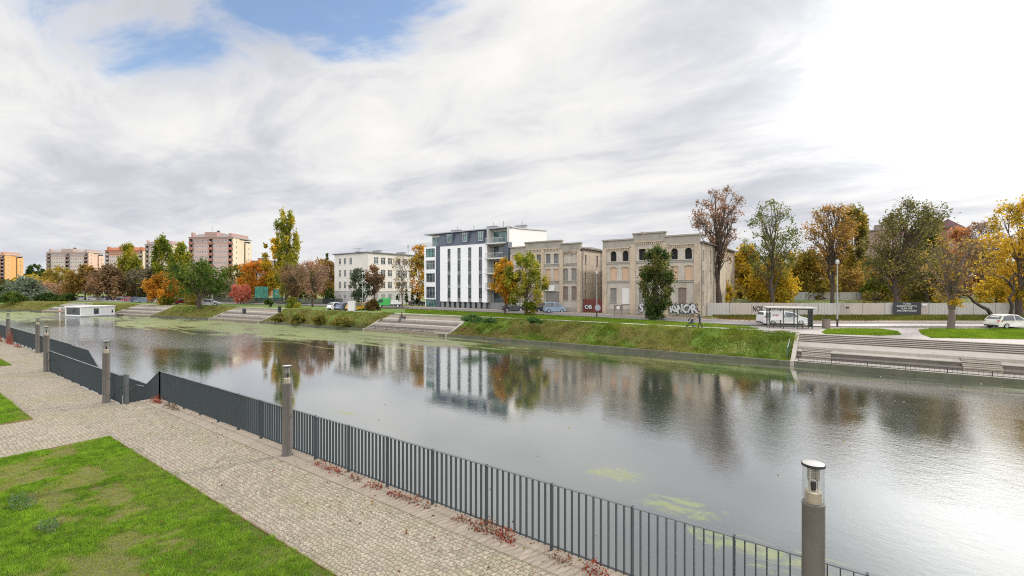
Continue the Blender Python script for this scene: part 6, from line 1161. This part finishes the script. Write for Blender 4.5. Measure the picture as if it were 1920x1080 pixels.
# box shaped bag bin standing on the far terrace
o_ = P(458, 588, -.6); t = thing('litter_bin', 'black bin standing on the far stone steps', 'bin', o_); m_ = MB(); m_.lathe([(0, 0), (.3, 0), (.34, .75), (.28, .95), (0, 1.0)], 12); m_.build('bin', BLACK, t, True); m_ = MB(); m_.lathe([(.345, .7), (.36, .74), (.345, .78)], 12); m_.build('rim', IRON, t, True)
o_ = Q(660, 87); t = thing('advertising_pillar', 'square white advertising pillar in front of the yellow cars', 'pillar', o_, TH); m_ = MB(); m_.box(-.65, .65, -.5, .5, .1, 2.0); m_.build('column', plain('pillar_white', (.62, .6, .58), .7, .06), t, bevel=.03); m_ = MB(); m_.box(-.7, .7, -.55, .55, 0, .1); m_.box(-.7, .7, -.55, .55, 2.0, 2.08); m_.build('frame', GREYP, t)
o_ = Q(1159, 71.5); t = thing('utility_box', 'small rusty box on posts before the left bay of the ruin', 'box', o_, 0); m_ = MB(); m_.box(-.65, .65, -.2, .2, .9, 1.75); m_.build('cabinet', BOARDB, t); m_ = MB(); m_.lathe([(0, -.02), (.3, -.02), (.3, 0), (0, 0)], 14); q = m_.build('round_plate', BOARDW, t); q.rotation_euler = (R(90), 0, 0); q.location = (.1, -.21, 1.35); m_ = MB(); m_.box(-.62, -.55, -.04, .04, 0, .9); m_.box(.55, .62, -.04, .04, 0, .9); m_.build('legs', BOARDB, t)
o_ = Q(1016, 81); t = thing('sign_post', 'thin grey sign post in front of the pale blue van', 'post', o_, TH); m_ = MB(); m_.tube([(0, 0, 0), (0, 0, 2.9)], .05, 8); m_.build('pole', IRON, t); m_ = MB(); m_.box(-.22, .22, -.08, -.05, 2.4, 2.85); m_.build('plate', BOARDW, t)

# ------------------------------------------------------------------ people
SKIN = plain('skin', (.50, .30, .22), .6, .05); CLOTH = plain('dark_grey_cloth', (.055, .06, .062), .9, .15, 8); JEANS = plain('black_trousers', (.022, .024, .028), .9, .15, 8); HAIR = plain('dark_hair', (.03, .022, .016), .8, .2, 20)
def skin_body(name, J, E, parent, regions):
    """one continuous surface grown around a posed skeleton; joints are (x, y, z, radius)"""
    me = bpy.data.meshes.new(name); me.from_pydata([j[:3] for j in J], E, []); o = bpy.data.objects.new(name, me); COL.objects.link(o)
    md = o.modifiers.new('Skin', 'SKIN'); md.use_smooth_shade = True; sv = me.skin_vertices[0].data
    for i, j in enumerate(J): r_ = j[3]; sv[i].radius = r_ if isinstance(r_, tuple) else (r_, r_); sv[i].use_root = (i == 0)
    o.modifiers.new('Sub', 'SUBSURF').levels = 1; bpy.context.view_layer.update()
    m2 = bpy.data.meshes.new_from_object(o.evaluated_get(bpy.context.evaluated_depsgraph_get())); bpy.data.objects.remove(o); b_ = link_mesh(name, m2, [CLOTH, JEANS, SKIN], parent)
    for p in m2.polygons: p.material_index = regions(p.center); p.use_smooth = True
    return b_
def figure(hip, chest, head, face, arms, legs):
    """build joints; arms / legs are lists of (x,y,z) triples"""
    hx, hy, hz = hip; J = [(*hip, .125)]; E = []
    def add(p, r, frm): J.append((*p, r)); E.append((frm, len(J) - 1)); return len(J) - 1
    mid = tuple((a + b_) / 2 for a, b_ in zip(hip, chest)); w = add(mid, .115, 0); c = add(chest, .135, w)
    nk = tuple(c_ + (h - c_) * .5 for c_, h in zip(chest, head)); n = add(nk, .055, c); h1 = add((head[0], head[1], head[2] - .05), .075, n); h2 = add((head[0], head[1], head[2] + .06), .09, h1); add((head[0] + face[0] * .105, head[1] + face[1] * .105, head[2] - .005), .018, h1)
    for A in arms:
        s = add(A[0], .065, c); e = add(A[1], .045, s); wr_ = add(A[2], .032, e); d = (Vector(A[2]) - Vector(A[1])).normalized(); pm = add(tuple(Vector(A[2]) + d * .07), .034, wr_); sd_ = d.cross(Vector((0, 0, 1))); sd_ = sd_.normalized() if sd_.length > .1 else Vector((1, 0, 0))
        for q, l in enumerate((.06, .075, .08, .065)): add(tuple(Vector(A[2]) + d * (.08 + l) + sd_ * (.022 * (q - 1.5)) + Vector((0, 0, -.02))), .009, pm)
        add(tuple(Vector(A[2]) + d * .07 + sd_ * .05), .010, wr_)
    for Lg in legs:
        a = add(Lg[0], .095, 0); k = add(Lg[1], .062, a); an = add(Lg[2], .045, k); add(Lg[3], .04, an)
    return J, E
wk = P(1312, 614); wk_ = thing('person', 'person in dark grey clothes pushing a buggy along the footpath', 'person', wk + Vector((0, 0, .014)), TH)
J, E = figure((0, 0, .92), (-.05, 0, 1.36), (-.08, 0, 1.66), (-1, 0), [[(-.05, -.19, 1.42), (-.12, -.24, 1.16), (-.38, -.2, 1.06)], [(-.05, .19, 1.42), (-.12, .24, 1.16), (-.38, .2, 1.06)]], [[(0, -.1, .86), (-.12, -.1, .5), (-.16, -.1, .09), (-.30, -.1, .04)], [(0, .1, .86), (.10, .1, .48), (.34, .1, .14), (.26, .1, .05)]])
skin_body('body', J, E, wk_, lambda c: 2 if c.z > 1.5 or (c.x < -.36 and c.z > .95 and c.z < 1.2) else (1 if c.z < .9 else 0))
mb = MB(); mb.lathe([(0, .12), (.06, .11), (.10, .06), (.105, 0), (.09, -.06)], 14); q = mb.build('hair', HAIR, wk_, True); q.location = (-.06, 0, 1.71)
mb = MB(); [mb.tube([(-.178, y, 1.68), (-.172, y, 1.68)], .012, 8) for y in (-.035, .035)]; mb.build('eyes', BLACK, wk_); mb = MB(); mb.tube([(-.165, -.025, 1.60), (-.165, .025, 1.60)], .008, 6); mb.build('mouth', plain('lips', (.35, .14, .12), .6), wk_)
mb = MB(); [mb.box(-.36 if y < 0 else .2, -.1 if y < 0 else .42, y - .05, y + .05, .0, .09) for y in (-.1, .1)]; mb.build('shoes', BLACK, wk_, bevel=.02)
bg = P(1312, 614); bg_ = thing('buggy', 'dark folding buggy pushed by the walking person', 'pushchair', bg + Vector((-.52 * CT, -.52 * ST, .014)), TH)
mb = MB(); [mb.tube([(.05, y, 1.05), (-.35, y, .55), (-.85, y, .12)], .018, 6) for y in (-.2, .2)]; mb.tube([(.05, -.2, 1.05), (.05, .2, 1.05)], .022, 6); [mb.tube([(-.3, y, .62), (-.12, y, .14)], .015, 6) for y in (-.22, .22)]; mb.build('frame', BLACK, bg_, True)
mb = MB(); mb.prism([(-.75, .35), (-.85, .42), (-.5, .52), (-.32, .92), (-.22, .9), (-.36, .42)], -.19, .19); mb.build('seat', CLOTH, bg_, bevel=.03); mb = MB(); mb.add([(-.3 + .42 * math.cos(a) * -1 + .0, y, .72 + .36 * math.sin(a)) for y in (-.21, .21) for a in np.linspace(-.1, 1.9, 7)], [(i, i + 1, 8 + i, 7 + i) for i in range(6)]); mb.build('hood', plain('navy_canopy', (.03, .035, .05), .85, .1), bg_)
for x, r_ in ((-.85, .10), (-.12, .14)):
    for y in (-.23, .23): mb = MB(); mb.tube([(x, y - .025, r_), (x, y + .025, r_)], r_, 16); w_ = mb.build('wheel', RUBBER, bg_, True); mb = MB(); mb.tube([(x, y - .03, r_), (x, y + .03, r_)], r_ * .55, 10); mb.build('hub', ALU, w_, True)
# seated person on the middle stone steps
ss = Q(738, 72.6); lx = ss.x; ly = float(bank(lx)) + 3.7; ps = thing('person', 'person in dark clothes sitting on the stone steps before the white block', 'person', (lx, ly, -.52))
J, E = figure((0, 0, .12), (0, -.04, .56), (0, -.10, .88), (0, -1), [[(-.19, -.05, .6), (-.26, -.2, .38), (-.12, -.42, .36)], [(.19, -.05, .6), (.26, -.2, .38), (.12, -.42, .36)]], [[(-.1, -.05, .12), (-.14, -.46, .22), (-.12, -.5, -.28), (-.12, -.64, -.33)], [(.1, -.05, .12), (.14, -.46, .22), (.12, -.5, -.28), (.12, -.64, -.33)]])
skin_body('body', J, E, ps, lambda c: 2 if c.z > .72 or (c.y < -.41 and .28 < c.z < .42 and abs(c.x) < .14) else (1 if c.z < .2 or c.y < -.3 else 0)); mb = MB(); mb.lathe([(0, .12), (.06, .11), (.10, .06), (.105, 0), (.09, -.06)], 14); q = mb.build('hair', HAIR, ps, True); q.location = (0, -.08, .93)
mb = MB(); [mb.tube([(x, -.198, .90), (x, -.19, .90)], .012, 8) for x in (-.035, .035)]; mb.build('eyes', BLACK, ps); mb = MB(); [mb.box(x - .05, x + .05, -.72, -.46, -.38, -.29) for x in (-.12, .12)]; mb.build('shoes', BLACK, ps, bevel=.02)
bgz = thing('rucksack', 'dark red brown rucksack beside the person sitting on the steps', 'bag', (lx + .55, ly + .02, -.55)); mb = MB(); mb.box(-.16, .16, -.12, .12, 0, .45); mb.build('bag', plain('maroon_canvas', (.10, .05, .045), .9, .15), bgz, bevel=.06); mb = MB(); mb.tube([(-.08, -.1, .42), (-.1, -.2, .25), (-.08, -.12, .06)], .02, 6); mb.build('strap', BLACK, bgz)
